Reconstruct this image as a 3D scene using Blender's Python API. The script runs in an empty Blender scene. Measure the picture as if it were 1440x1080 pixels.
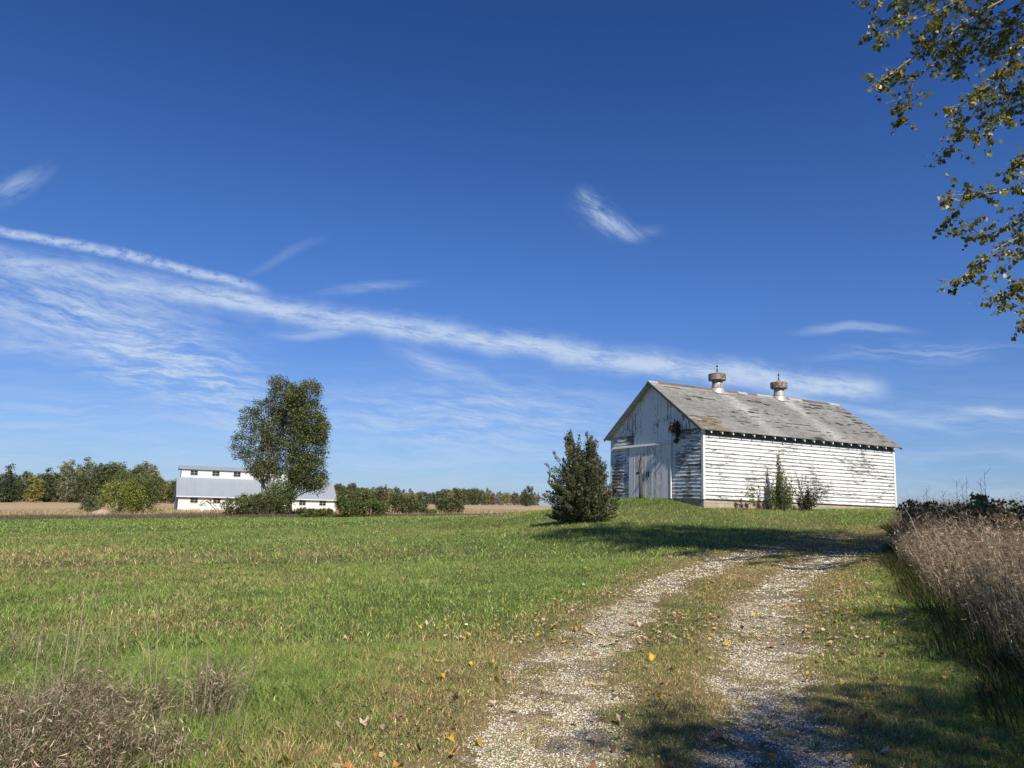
import bpy, math, random
import numpy as np
from math import radians, sin, cos, tan, pi
from mathutils import Vector, Matrix

random.seed(7)
RNG = np.random.default_rng(7)
SC = bpy.context.scene
COL = SC.collection

# ------------------------------------------------------------------ camera
PITCH, ROLL, FPX = radians(8.995), radians(1.5), 1070.3
CAMZ = 1.6
_r0 = Vector((1, 0, 0)); _u0 = Vector((0, -sin(PITCH), cos(PITCH))); _f0 = Vector((0, cos(PITCH), sin(PITCH)))
CR = _r0 * cos(ROLL) + _u0 * sin(ROLL)
CU = -_r0 * sin(ROLL) + _u0 * cos(ROLL)
cd = bpy.data.cameras.new('camera'); cam = bpy.data.objects.new('camera', cd); COL.objects.link(cam)
M3 = Matrix((CR, CU, -_f0)).transposed()
cam.matrix_world = Matrix.Translation((0, 0, CAMZ)) @ M3.to_4x4()
cd.sensor_width = 36; cd.lens = 36 * FPX / 1440; cd.clip_start = 0.1; cd.clip_end = 20000
SC.camera = cam

# ------------------------------------------------------------------ sun, sky, exposure
BYAW = 0.461
SUN_AZ = BYAW - pi / 2 - radians(6)          # math angle of the direction towards the sun
SUN_EL = radians(42)
sdir = Vector((cos(SUN_AZ) * cos(SUN_EL), sin(SUN_AZ) * cos(SUN_EL), sin(SUN_EL)))
sl = bpy.data.lights.new('sun', 'SUN'); sl.energy = 5.0; sl.angle = radians(0.55); sl.color = (1.0, 0.93, 0.80)
so = bpy.data.objects.new('sun', sl); COL.objects.link(so)
so.rotation_euler = sdir.to_track_quat('Z', 'Y').to_euler(); so.location = (0, -20, 40)
SC.view_settings.view_transform = 'Standard'; SC.view_settings.look = 'None'
SC.view_settings.exposure = 0.35; SC.view_settings.gamma = 1.0


def ray(u, v):
    """direction through photo pixel (1440x1080)"""
    d = CR * ((u - 720) / FPX) - CU * ((v - 540) / FPX) + _f0
    return d


def at(u, v, Y):
    d = ray(u, v); k = Y / d.y
    return Vector((d.x * k, Y, CAMZ + d.z * k))


world = bpy.data.worlds.new('World'); SC.world = world; world.use_nodes = True
WT = world.node_tree; WT.nodes.clear()


class G:
    """tiny expression builder over shader math nodes"""
    def __init__(s, t): s.t = t
    def m(s, op, a, b=None, c=None, clamp=False):
        n = s.t.nodes.new('ShaderNodeMath'); n.operation = op; n.use_clamp = clamp
        for i, x in enumerate((a, b, c)):
            if x is None: continue
            if isinstance(x, (int, float)): n.inputs[i].default_value = x
            else: s.t.links.new(x, n.inputs[i])
        return n.outputs[0]
    def add(s, a, b): return s.m('ADD', a, b)
    def sub(s, a, b): return s.m('SUBTRACT', a, b)
    def mul(s, a, b): return s.m('MULTIPLY', a, b)
    def div(s, a, b): return s.m('DIVIDE', a, b)
    def mx(s, a, b): return s.m('MAXIMUM', a, b)
    def mn(s, a, b): return s.m('MINIMUM', a, b)
    def rng(s, x, a, b, c=0.0, d=1.0, smooth=True):
        n = s.t.nodes.new('ShaderNodeMapRange'); n.interpolation_type = 'SMOOTHSTEP' if smooth else 'LINEAR'
        s.t.links.new(x, n.inputs[0])
        for i, q in enumerate((a, b, c, d)): n.inputs[i + 1].default_value = q
        return n.outputs[0]
    def vec(s, x, y, z=0.0):
        n = s.t.nodes.new('ShaderNodeCombineXYZ')
        for i, q in enumerate((x, y, z)):
            if isinstance(q, (int, float)): n.inputs[i].default_value = q
            else: s.t.links.new(q, n.inputs[i])
        return n.outputs[0]
    def sep(s, v):
        n = s.t.nodes.new('ShaderNodeSeparateXYZ'); s.t.links.new(v, n.inputs[0]); return n.outputs
    def noise(s, v, scale=1.0, detail=4.0, rough=0.5, dist=0.0, out=0):
        n = s.t.nodes.new('ShaderNodeTexNoise'); s.t.links.new(v, n.inputs['Vector'])
        n.inputs['Scale'].default_value = scale; n.inputs['Detail'].default_value = detail
        n.inputs['Roughness'].default_value = rough; n.inputs['Distortion'].default_value = dist
        return n.outputs[out]
    def voro(s, v, scale=1.0, feat='F1', out='Distance'):
        n = s.t.nodes.new('ShaderNodeTexVoronoi'); n.feature = feat; s.t.links.new(v, n.inputs['Vector'])
        n.inputs['Scale'].default_value = scale
        return n.outputs[out]
    def mix(s, f, a, b, blend='MIX'):
        n = s.t.nodes.new('ShaderNodeMix'); n.data_type = 'RGBA'; n.blend_type = blend
        for i, q in ((0, f), (6, a), (7, b)):
            if isinstance(q, (int, float)): n.inputs[i].default_value = q
            elif isinstance(q, tuple): n.inputs[i].default_value = (q[0], q[1], q[2], 1)
            else: s.t.links.new(q, n.inputs[i])
        return n.outputs[2]
    def attr(s, name, out='Color'):
        n = s.t.nodes.new('ShaderNodeAttribute'); n.attribute_name = name; return n.outputs[out]
    def coord(s, out='Object'):
        return s.t.nodes.new('ShaderNodeTexCoord').outputs[out]
    def scale(s, v, x, y, z):
        n = s.t.nodes.new('ShaderNodeVectorMath'); n.operation = 'MULTIPLY'; s.t.links.new(v, n.inputs[0])
        n.inputs[1].default_value = (x, y, z); return n.outputs[0]


def build_sky():
    g = G(WT)
    sky = WT.nodes.new('ShaderNodeTexSky'); sky.sky_type = 'NISHITA'; sky.sun_disc = False
    sky.sun_elevation = SUN_EL; sky.sun_rotation = math.atan2(sdir.x, sdir.y)
    sky.air_density = 1.0; sky.dust_density = 0.3; sky.ozone_density = 4.0; sky.altitude = 300
    d = WT.nodes.new('ShaderNodeNewGeometry').outputs['Position']
    d = WT.nodes.new('ShaderNodeTexCoord').outputs['Generated']
    x, y, z = g.sep(d)
    # deepen the blue away from the horizon the way the clear dry autumn air does
    rp = WT.nodes.new('ShaderNodeValToRGB'); WT.links.new(z, rp.inputs[0]); cr = rp.color_ramp
    for i, (p_, c_) in enumerate(SKY_TINT):
        e_ = cr.elements[i] if i < 2 else cr.elements.new(p_)
        e_.position = p_; e_.color = (*c_, 1)
    tint = g.mix(1.0, rp.outputs[0], (1.15, 1.15, 1.15), 'MULTIPLY')
    skyc = g.mix(1.0, sky.outputs[0], tint, 'MULTIPLY')
    front = g.rng(y, 0.05, 0.2)
    ys = g.mx(y, 0.05)
    a = g.div(x, ys); b = g.div(z, ys)
    # directions of sky (a = x/y, b = z/y)
    def ab(u, v):
        r = ray(u, v); return r.x / r.y, r.z / r.y
    P = g.vec(a, b, 0.0)
    warp = g.noise(P, 6.0, 3.0, 0.6)
    wv = g.mul(g.sub(warp, 0.5), 0.035)
    total = None
    def acc(q, tot):
        return q if tot is None else g.add(tot, q)
    # stretched, streaky texture along a direction
    def streak(ang, sx, sy, detail=6, rough=0.62, off=0.0):
        ca, sa = cos(ang), sin(ang)
        p = g.add(g.mul(a, ca), g.mul(b, sa)); q = g.sub(g.mul(b, ca), g.mul(a, sa))
        q = g.add(q, wv)
        return g.noise(g.vec(g.mul(p, sx), g.mul(q, sy), off), 1.0, detail, rough, 0.3)
    def band(pts, half, op, tex, soft=1.0, x0=None, x1=None, thr=(0.2, 0.7), fade=0.03):
        A = np.array([ab(*p) for p in pts]); c = np.polyfit(A[:, 0], A[:, 1], min(2, len(pts) - 1))
        cur = float(c[-1]); 
        e = g.add(g.mul(a, float(c[-2])), cur)
        if len(c) == 3: e = g.add(e, g.mul(g.mul(a, a), float(c[0])))
        s_ = g.sub(b, e)
        s_ = g.add(s_, g.mul(g.sub(g.noise(g.vec(g.mul(a, 14.0), g.mul(b, 14.0), 3.1), 1.0, 4.0, 0.6), 0.5), half / FPX * 1.6))
        k = g.rng(g.m('ABSOLUTE', s_), 0.0, half / FPX * 1.5, 1, 0)
        t0 = A[0, 0] if x0 is None else ab(x0, pts[0][1])[0]
        t1 = A[-1, 0] if x1 is None else ab(x1, pts[-1][1])[0]
        k = g.mul(k, g.mul(g.rng(a, t0 - fade, t0 + fade), g.rng(a, t1 - fade, t1 + fade, 1, 0)))
        return g.mul(g.mul(k, g.rng(tex, thr[0], thr[1])), op)
    def blob(u, v, hl, hw, ang, op, tex, thr=(0.35, 0.7)):
        ca, cb = ab(u, v); c_, s_ = cos(ang), sin(ang)
        da = g.sub(a, ca); db = g.sub(g.add(b, wv), cb)
        p = g.div(g.add(g.mul(da, c_), g.mul(db, s_)), hl / FPX)
        q = g.div(g.sub(g.mul(db, c_), g.mul(da, s_)), hw / FPX)
        r = g.m('SQRT', g.add(g.mul(p, p), g.mul(q, q)))
        return g.mul(g.mul(g.rng(r, 0.0, 1.0, 1, 0), g.rng(tex, thr[0], thr[1])), op)
    tA = streak(-0.13, 16, 70, 9, .74)            # along the trail, descending to the right
    tB = streak(-0.26, 8, 48, 9, 0.74, 5.0)
    tC = streak(0.02, 7, 62, 9, 0.72, 9.0)
    tD = streak(0.55, 16, 60, 6, 0.62, 2.0)
    tF = streak(-.6, 20, 70, 9, .76, 31.0)
    tE = streak(-0.12, 14, 85, 9, 0.75, 21.0)
    tP = g.noise(g.vec(g.mul(a, 55.0), g.mul(b, 80.0), 0.0), 1.0, 5.0, 0.65)
    T = None
    T = acc(band([(-80, 352), (100, 383), (350, 425), (700, 484), (1000, 520), (1235, 549)], 21, 0.56, tA, thr=(0.28, 0.62)), T)
    T = acc(band([(250, 412), (520, 450), (700, 487), (1000, 522), (1235, 549)], 13, 0.42, tA, thr=(0.12, 0.55)), T)
    T = acc(band([(-10, 323), (120, 348), (230, 372), (360, 405)], 8, 0.8, tP, thr=(0.25, 0.62)), T)
    T = acc(band([(600, 470), (800, 497), (1000, 535), (1180, 570), (1345, 608)], 6, 0.34, tA, x0=1000), T)
    T = acc(blob(80, 430, 380, 95, -0.12, 0.7, tB, (.33, .66)), T)
    T = acc(blob(180, 480, 300, 80, -0.25, 0.6, tE, (.42, .72)), T)
    T = acc(blob(270, 535, 270, 80, -0.32, 0.75, tE, (0.38, 0.68)), T)
    T = acc(blob(60, 490, 240, 26, -0.04, 0.42, tC), T)
    T = acc(blob(90, 590, 300, 60, 0.0, 0.38, tC, (0.4, 0.75)), T)
    T = acc(blob(620, 515, 110, 22, -0.3, 0.5, tB, (0.3, 0.6)), T)
    T = acc(blob(440, 470, 90, 14, 0.05, 0.45, tC, (0.3, 0.6)), T)
    T = acc(blob(520, 405, 110, 13, 0.12, 0.32, tC, (0.3, 0.6)), T)
    T = acc(blob(400, 360, 90, 12, 0.45, 0.14, tC, (0.2, 0.6)), T)
    T = acc(blob(660, 590, 380, 85, 0.02, 0.6, tE, (0.38, 0.68)), T)
    T = acc(blob(832, 288, 46, 22, -1.0, 0.40, tF, (0.3, 0.7)), T)
    T = acc(blob(905, 325, 46, 16, .25, 0.22, tF, (0.3, 0.7)), T)
    T = acc(blob(845, 305, 80, 40, -0.62, 0.26, tF, (0.35, 0.75)), T)
    T = acc(blob(866, 318, 60, 24, -0.40, 0.5, tF, (0.25, 0.7)), T)
    T = acc(blob(1205, 463, 120, 12, 0.0, 0.5, tC, (0.3, 0.6)), T)
    T = acc(blob(1290, 497, 210, 26, 0.06, 0.42, tC, (0.38, 0.66)), T)
    T = acc(blob(1400, 578, 90, 10, -0.02, 0.62, tC, (0.25, 0.55)), T)
    T = acc(blob(1330, 590, 260, 40, 0.0, 0.35, tC, (0.4, 0.7)), T)
    T = acc(blob(20, 262, 80, 30, 0.5, 0.4, tD, (0.3, 0.65)), T)
    # thin veil that thickens towards the horizon
    veil = g.mul(g.rng(b, 0.0, 0.24, 1, 0), g.rng(streak(0.0, 4, 44, 8, 0.7, 13.0), 0.38, 0.68, 0.03, 0.42))
    T = g.add(T, veil)
    T = g.mul(g.m('MINIMUM', T, 0.86), front)
    out = g.mix(T, skyc, CLOUD)
    bg = WT.nodes.new('ShaderNodeBackground'); bg.inputs[1].default_value = 0.0785
    WT.links.new(out, bg.inputs[0])
    o = WT.nodes.new('ShaderNodeOutputWorld'); WT.links.new(bg.outputs[0], o.inputs[0])


SKY_TINT = [(0.03, (.45, .58, .887)), (0.134, (.47, .60, .896)), (0.26, (.417, .609, .97)), (0.37, (.357, .583, .94)), (0.49, (.278, .496, .887)), (0.60, (.235, .44, .79))]
CLOUD = (5.6, 6.8, 8.6)
build_sky()

# ------------------------------------------------------------------ numpy noise
def _h(ix, iy, s):
    n = (ix * 374761393 + iy * 668265263 + s * 974634777) & 0xffffffff
    n = ((n ^ (n >> 13)) * 1274126177) & 0xffffffff
    return ((n ^ (n >> 16)) & 0xffff) / 65535.0


def vnoise(x, y, s=0):
    x = np.asarray(x, float); y = np.asarray(y, float)
    ix = np.floor(x).astype(np.int64); iy = np.floor(y).astype(np.int64)
    fx = x - ix; fy = y - iy; fx = fx * fx * (3 - 2 * fx); fy = fy * fy * (3 - 2 * fy)
    a = _h(ix, iy, s); b = _h(ix + 1, iy, s); c = _h(ix, iy + 1, s); d = _h(ix + 1, iy + 1, s)
    return (a + (b - a) * fx) * (1 - fy) + (c + (d - c) * fx) * fy


def fbm(x, y, s=0, o=4):
    t = 0; a = .5; n = 0
    for i in range(o):
        t = t + a * vnoise(x * 2 ** i, y * 2 ** i, s + i); n += a; a *= .55
    return t / n


def sstep(x, a, b):
    t = np.clip((x - a) / (b - a), 0, 1); return t * t * (3 - 2 * t)


# ------------------------------------------------------------------ terrain
_cp = []
def _c(u, v, Y):
    p = at(u, v, Y); _cp.append((p.x, p.y, p.z))
for x, y, z in [(0, 1, 0), (0, 5, 0), (3, 5, 0.02), (-3, 5, -.03), (3, 0, 0), (-3, 0, 0), (0, -3, 0), (0, -12, 0), (8, -10, .1),
                (10, 3, .15), (14, 10, .35), (-8, -12, -.1), (-40, -30, -.8), (40, -30, .5), (-30, 10, -.9), (40, 20, 1.2),
                (-150, 20, -3), (200, 50, 0), (-200, -200, -3), (200, -200, 0), (-6, 9, -.12), (1, 9.2, .06), (5, 10, .2),
                (9.9, 39.3, 1.66), (14, 41.2, 1.70), (18.5, 43.3, 1.78), (23.3, 46.1, 1.93), (8.5, 41.4, 1.98), (7.4, 42.9, 2.08), (6.4, 44.4, 2.06), (5.4, 46.8, 2.0),
                (7.4, 41.3, 1.84), (10, 36.5, 1.38), (12, 60, 1.2), (40, 55, 1.6), (60, 120, .4), (0, 85, .4), (120, 300, -3), (400, 600, -5),
                (-400, 300, -5), (-3000, 0, -10), (3000, 0, -10), (0, 3000, -6), (0, -3000, -6), (22, 30, 1.35), (16, 24, .9)]:
    _cp.append((x, y, z))
for q in [(900, 850, 11.8), (1100, 790, 18.5), (1050, 776, 22), (1240, 752, 29), (600, 780, 23), (300, 770, 26), (0, 790, 19), (700, 745, 42), (450, 728, 100),
          (0, 733, 88), (240, 730, 95), (250, 719.5, 120), (457, 718, 131), (50, 705.5, 400), (300, 707, 450), (650, 710, 600), (760, 711, 600),
          (820, 735, 33), (1000, 745, 30.5), (1100, 735, 35), (760, 721, 60), (1292, 716.5, 52), (-300, 715, 300), (-200, 740, 60)]:
    _c(*q)
_cp = np.array(_cp)


def _emb(x, y):
    r = np.hypot(x, y) + 1.5; l = np.log(r)
    return np.stack([x / r * 1.6, y / r * 1.6, l], -1)


_E = _emb(_cp[:, 0], _cp[:, 1])
_K = -np.linalg.norm(_E[:, None] - _E[None], axis=-1)
_n = len(_cp)
_A = np.zeros((_n + 4, _n + 4)); _A[:_n, :_n] = _K - np.eye(_n) * 0.02
_A[:_n, _n] = 1; _A[_n, :_n] = 1; _A[:_n, _n + 1:] = _E; _A[_n + 1:, :_n] = _E.T
_A[_n + 1:, _n + 1:] -= np.eye(3) * .001
_W = np.linalg.solve(_A, np.concatenate([_cp[:, 2], np.zeros(4)]))


def _hraw(x, y):
    e = _emb(x, y); out = np.full(len(x), _W[_n]) + e @ _W[_n + 1:]
    for i in range(_n):
        d = e - _E[i]
        out -= _W[i] * np.sqrt((d * d).sum(-1) + .0004)
    return out


def HZ(x, y):
    x = np.atleast_1d(np.asarray(x, float)); y = np.atleast_1d(np.asarray(y, float))
    z = _hraw(x.ravel(), y.ravel()).reshape(x.shape)
    r = np.hypot(x, y)
    z = z + (fbm(x * .9, y * .9, 11, 3) - .5) * .07 * np.clip(r / 6, 0, 1) * (r < 400)
    # wheel ruts sit slightly low
    if RUTS_READY:
        z = z - .035 * rutmask(x, y)
    return z


RUTS_READY = False


def ground(u, v):
    d = ray(u, v); t = np.concatenate([np.linspace(2, 60, 1500), np.linspace(60, 900, 1500)])
    x = d.x * t; y = d.y * t; z = CAMZ + d.z * t
    k = np.nonzero(z < HZ(x, y))[0]
    i = k[0] if len(k) else -1
    return np.array([x[i], y[i]])


# ruts: (v, left, right) image rows turned into places on the ground
L_R = [(1120, 560, 875), (1080, 622, 878), (1010, 675, 890), (938, 722, 898), (878, 812, 918), (849, 850, 932), (813, 915, 985), (790, 975, 1050), (775, 1035, 1100), (763, 1095, 1160), (754, 1160, 1225), (747, 1235, 1290), (741, 1310, 1370)]
R_R = [(1120, 965, 1215), (1080, 978, 1200), (1019, 1000, 1175), (938, 990, 1152), (878, 1008, 1138), (849, 1022, 1125), (813, 1080, 1152), (793, 1105, 1178), (780, 1135, 1215), (768, 1185, 1255), (760, 1240, 1300), (753, 1320, 1380)]
ruts = []
for tab in (L_R, R_R):
    pts = []
    for v, a_, b_ in tab:
        p, q = ground(a_, v), ground(b_, v)
        pts.append((*((p + q) / 2), np.linalg.norm(q - p) / 2))
    ruts.append(np.array(pts))


def _segd(x, y, P):
    best = np.full(x.shape, 1e9)
    for i in range(len(P) - 1):
        ax, ay, aw = P[i]; bx, by, bw = P[i + 1]
        dx, dy = bx - ax, by - ay; L2 = dx * dx + dy * dy
        t = ((x - ax) * dx + (y - ay) * dy) / L2
        t = np.clip(t, 0 if i else -3, 1 if i < len(P) - 2 else 4)
        d = np.hypot(x - ax - t * dx, y - ay - t * dy) / np.clip(aw + (bw - aw) * np.clip(t, 0, 1), .3, 1.1)
        best = np.minimum(best, d)
    return best


def rutmask(x, y):
    x = np.asarray(x, float); y = np.asarray(y, float)
    out = np.zeros(x.shape); m = (np.hypot(x, y) < 60)
    if m.any():
        xx, yy = x[m], y[m]
        d = np.minimum(_segd(xx, yy, ruts[0]), _segd(xx, yy, ruts[1]))
        d = d + (fbm(xx * 1.6, yy * 1.6, 21, 4) - .5) * .9 + (fbm(xx * 6, yy * 6, 23, 3) - .5) * .6
        out[m] = (1 - sstep(d, .45, 1.3)) * (1 - .72 * sstep(np.hypot(xx, yy), 19, 27)) * (.74 + .26 * sstep(fbm(xx * 2.3, yy * 2.3, 25, 3), .28, .5))
    return out


RUTS_READY = True


def pathdist(x, y):
    """distance in rut half widths without noise, for the worn verge"""
    return np.minimum(_segd(x, y, ruts[0]), _segd(x, y, ruts[1]))


# lawn / field border
_lb = np.array([[-160, 62], [-67, 92], [-45, 97], [-24, 101], [-2, 88], [2, 74], [6, 64], [14, 62], [40, 62], [120, 80]], float)


def lawn(x, y):
    e = np.interp(x, _lb[:, 0], _lb[:, 1]) + (fbm(x * .15, y * .15, 31, 3) - .5) * 4
    return 1 - sstep(y - e, -1.5, 1.5)


def greenness(x, y):
    """0 dry brown .. 1 fresh green, on the lawn"""
    r = np.hypot(x, y)
    n = fbm(x * .22, y * .22, 41, 4); n2 = fbm(x * 1.3, y * 1.3, 43, 3)
    g_ = .62 + (n - .5) * 1.0 + (n2 - .5) * .55 + .13
    pd = pathdist(x, y)
    g_ = g_ - .46 * (1 - sstep(pd, 1.3, 3.0 + 1.6 * (1 - sstep(y, 8, 16)))) * (x < 20)
    # a drier swath across the middle distance on the left, fresh green beyond it
    dry = np.exp(-((y - 22 - .12 * x) / 6.0) ** 2) * sstep(-x, 2, 9)
    g_ = g_ - .27 * dry
    g_ = g_ + .28 * sstep(y, 34, 55) * sstep(-x, 4, 16)
    return np.clip(g_, 0, 1)


# ------------------------------------------------------------------ object helpers
def tag(o, label=None, cat=None, group=None, kind=None):
    if label: o['label'] = label
    if cat: o['category'] = cat
    if group: o['group'] = group
    if kind: o['kind'] = kind
    return o


def empty(name, loc=(0, 0, 0), rot=(0, 0, 0)):
    o = bpy.data.objects.new(name, None); COL.objects.link(o); o.location = loc; o.rotation_euler = rot
    o.empty_display_size = .3
    return o


def big(name, V, F, mat, parent=None, col=None, smooth=False, loc=None, extra=None):
    V = np.asarray(V, np.float32); me = bpy.data.meshes.new(name)
    Fs = F if isinstance(F, list) else [F]
    Fs = [np.asarray(f, np.int32) for f in Fs if len(f)]
    me.vertices.add(len(V)); me.vertices.foreach_set('co', V.ravel())
    idx = np.concatenate([f.ravel() for f in Fs]); tot = np.concatenate([np.full(len(f), f.shape[1], np.int32) for f in Fs])
    st = np.concatenate([[0], np.cumsum(tot)[:-1]]).astype(np.int32)
    me.loops.add(len(idx)); me.loops.foreach_set('vertex_index', idx.astype(np.int32))
    me.polygons.add(len(tot)); me.polygons.foreach_set('loop_start', st)
    try: me.polygons.foreach_set('loop_total', tot)
    except Exception: pass
    if col is not None:
        a = me.color_attributes.new('col', 'FLOAT_COLOR', 'POINT')
        c = np.ones((len(V), 4), np.float32); c[:, :3] = col; a.data.foreach_set('color', c.ravel())
    for k, arr in (extra or {}).items():
        a = me.attributes.new(k, 'FLOAT', 'POINT'); a.data.foreach_set('value', np.asarray(arr, np.float32))
    me.update(calc_edges=True)
    if smooth: me.polygons.foreach_set('use_smooth', np.ones(len(tot), bool))
    me.materials.append(mat)
    o = bpy.data.objects.new(name, me); COL.objects.link(o)
    if parent: o.parent = parent
    if loc is not None: o.location = loc
    return o


class MB:
    def __init__(s): s.v = []; s.f = []; s.c = []
    def quadbox(s, p, col=None):
        """p: 8 points, bottom 4 ccw then top 4"""
        b = len(s.v); s.v += [tuple(q) for q in p]; s.c += [col or (1, 1, 1)] * 8
        s.f += [(b, b + 3, b + 2, b + 1), (b + 4, b + 5, b + 6, b + 7)] + [(b + i, b + (i + 1) % 4, b + 4 + (i + 1) % 4, b + 4 + i) for i in range(4)]
    def box(s, x0, x1, y0, y1, z0, z1, col=None):
        s.quadbox([(x0, y0, z0), (x1, y0, z0), (x1, y1, z0), (x0, y1, z0), (x0, y0, z1), (x1, y0, z1), (x1, y1, z1), (x0, y1, z1)], col)
    def prism(s, poly, fn, a, b, col=None):
        """poly 2D, extruded from a to b with fn(p, q, t) -> xyz"""
        n = len(poly); k = len(s.v)
        s.v += [fn(p, q, a) for p, q in poly] + [fn(p, q, b) for p, q in poly]; s.c += [col or (1, 1, 1)] * (2 * n)
        s.f += [tuple(range(k + n - 1, k - 1, -1)), tuple(range(k + n, k + 2 * n))]
        s.f += [(k + i, k + (i + 1) % n, k + n + (i + 1) % n, k + n + i) for i in range(n)]
    def tube(s, pts, rad, n=6, col=None, cap=True):
        pts = [Vector(p) for p in pts]; k0 = len(s.v)
        for i, p in enumerate(pts):
            d = (pts[min(i + 1, len(pts) - 1)] - pts[max(i - 1, 0)])
            if d.length < 1e-6: d = Vector((0, 0, 1))
            d.normalize(); a = d.cross(Vector((.31, .17, .93) if abs(d.z) < .9 else (1, .1, 0))).normalized(); b = d.cross(a)
            r = rad[i] if isinstance(rad, (list, tuple, np.ndarray)) else rad
            for j in range(n):
                t = 2 * pi * j / n; s.v.append(tuple(p + a * (r * cos(t)) + b * (r * sin(t)))); s.c.append(col or (1, 1, 1))
        for i in range(len(pts) - 1):
            for j in range(n):
                s.f.append((k0 + i * n + j, k0 + i * n + (j + 1) % n, k0 + (i + 1) * n + (j + 1) % n, k0 + (i + 1) * n + j))
        if cap:
            s.f.append(tuple(k0 + j for j in range(n - 1, -1, -1))); m = k0 + (len(pts) - 1) * n; s.f.append(tuple(m + j for j in range(n)))
    def lathe(s, prof, c, n=24, col=None):
        k0 = len(s.v)
        for r, z in prof:
            for j in range(n):
                t = 2 * pi * j / n; s.v.append((c[0] + r * cos(t), c[1] + r * sin(t), c[2] + z)); s.c.append(col or (1, 1, 1))
        for i in range(len(prof) - 1):
            for j in range(n):
                s.f.append((k0 + i * n + j, k0 + i * n + (j + 1) % n, k0 + (i + 1) * n + (j + 1) % n, k0 + (i + 1) * n + j))
        s.f.append(tuple(k0 + j for j in range(n - 1, -1, -1))); m = k0 + (len(prof) - 1) * n; s.f.append(tuple(m + j for j in range(n)))
    def build(s, name, mat, parent=None, smooth=False, loc=None):
        me = bpy.data.meshes.new(name); me.from_pydata(s.v, [], s.f)
        a = me.color_attributes.new('col', 'FLOAT_COLOR', 'POINT')
        a.data.foreach_set('color', np.concatenate([np.array(s.c, np.float32), np.ones((len(s.v), 1), np.float32)], 1).ravel())
        me.update()
        if smooth: me.polygons.foreach_set('use_smooth', np.ones(len(me.polygons), bool))
        me.materials.append(mat)
        o = bpy.data.objects.new(name, me); COL.objects.link(o)
        if parent: o.parent = parent
        if loc is not None: o.location = loc
        return o


def bevel(o, w=.01, seg=1):
    m = o.modifiers.new('bevel', 'BEVEL'); m.width = w; m.segments = seg; m.limit_method = 'ANGLE'; return o


# ------------------------------------------------------------------ materials
def mat(name):
    m = bpy.data.materials.new(name); m.use_nodes = True; t = m.node_tree; t.nodes.clear()
    out = t.nodes.new('ShaderNodeOutputMaterial'); b = t.nodes.new('ShaderNodeBsdfPrincipled'); t.links.new(b.outputs[0], out.inputs[0])
    return m, G(t), b, out


def setin(g, b, name, x):
    if isinstance(x, (int, float)): b.inputs[name].default_value = x
    elif isinstance(x, tuple): b.inputs[name].default_value = (*x, 1)
    else: g.t.links.new(x, b.inputs[name])


def bump(g, b, h, strength=.5, dist=.02):
    n = g.t.nodes.new('ShaderNodeBump'); n.inputs['Strength'].default_value = strength; n.inputs['Distance'].default_value = dist
    g.t.links.new(h, n.inputs['Height']); g.t.links.new(n.outputs[0], b.inputs['Normal'])


def leafmat(name, trans=.35, tint=(1, 1, 1), rough=.5, spec=.35):
    m, g, b, out = mat(name)
    c = g.attr('col')
    if tint != (1, 1, 1): c = g.mix(1.0, c, tint, 'MULTIPLY')
    setin(g, b, 'Base Color', c); b.inputs['Roughness'].default_value = rough; b.inputs['Specular IOR Level'].default_value = spec
    tr = g.t.nodes.new('ShaderNodeBsdfTranslucent'); g.t.links.new(g.mix(1.0, c, (1.15, 1.25, .55), 'MULTIPLY'), tr.inputs[0])
    mx = g.t.nodes.new('ShaderNodeMixShader'); mx.inputs[0].default_value = trans
    g.t.links.new(b.outputs[0], mx.inputs[1]); g.t.links.new(tr.outputs[0], mx.inputs[2]); g.t.links.new(mx.outputs[0], out.inputs[0])
    return m


M_LEAF = leafmat('leaf', .4, tint=(1.95, 1.75, 1.7)); M_GRASS = leafmat('grass_blade', .38, tint=(3.35, 2.85, 3.05), rough=.6, spec=.2); M_DRY = leafmat('dry_grass', .25, rough=.7, spec=.15)
M_COTTON = leafmat('cottonwood_leaf', .45, tint=(1.35, 1.3, 1.2), rough=.4, spec=.5)


def solid(name, col, rough=.8, metal=0, var=.25, scale=6, spec=.3, bumps=0.0, stretch=(1, 1, 1)):
    m, g, b, out = mat(name)
    co = g.scale(g.coord(), *stretch)
    n = g.noise(co, scale, 5, .6)
    c = g.mix(g.rng(n, .25, .75), tuple(k * (1 - var) for k in col), tuple(min(1, k * (1 + var)) for k in col))
    setin(g, b, 'Base Color', c); b.inputs['Roughness'].default_value = rough; b.inputs['Metallic'].default_value = metal
    b.inputs['Specular IOR Level'].default_value = spec
    if bumps: bump(g, b, n, bumps, .02)
    return m


def colmat(name, rough=.85, scale=20, var=.25, bumps=.3, metal=0):
    m, g, b, out = mat(name)
    n = g.noise(g.coord(), scale, 5, .65)
    c = g.mix(1.0, g.attr('col'), g.mix(g.rng(n, .25, .75), (1 - var,) * 3, (1 + var,) * 3), 'MULTIPLY')
    setin(g, b, 'Base Color', c); b.inputs['Roughness'].default_value = rough; b.inputs['Metallic'].default_value = metal
    bump(g, b, n, bumps, .01)
    return m


M_BARK = solid('bark', (.13, .11, .09), .95, 0, .45, 8, bumps=.6, stretch=(1, 1, .25))
M_BARKP = solid('pale_bark', (.24, .22, .19), .95, 0, .4, 8, bumps=.6, stretch=(1, 1, .25))
M_SNAG = solid('dead_wood', (.075, .068, .060), .95, 0, .4, 8, bumps=.5, stretch=(1, 1, .25))
M_SOIL = solid('rock', (.34, .24, .18), .95, 0, .3, 3, bumps=.6)


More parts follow.
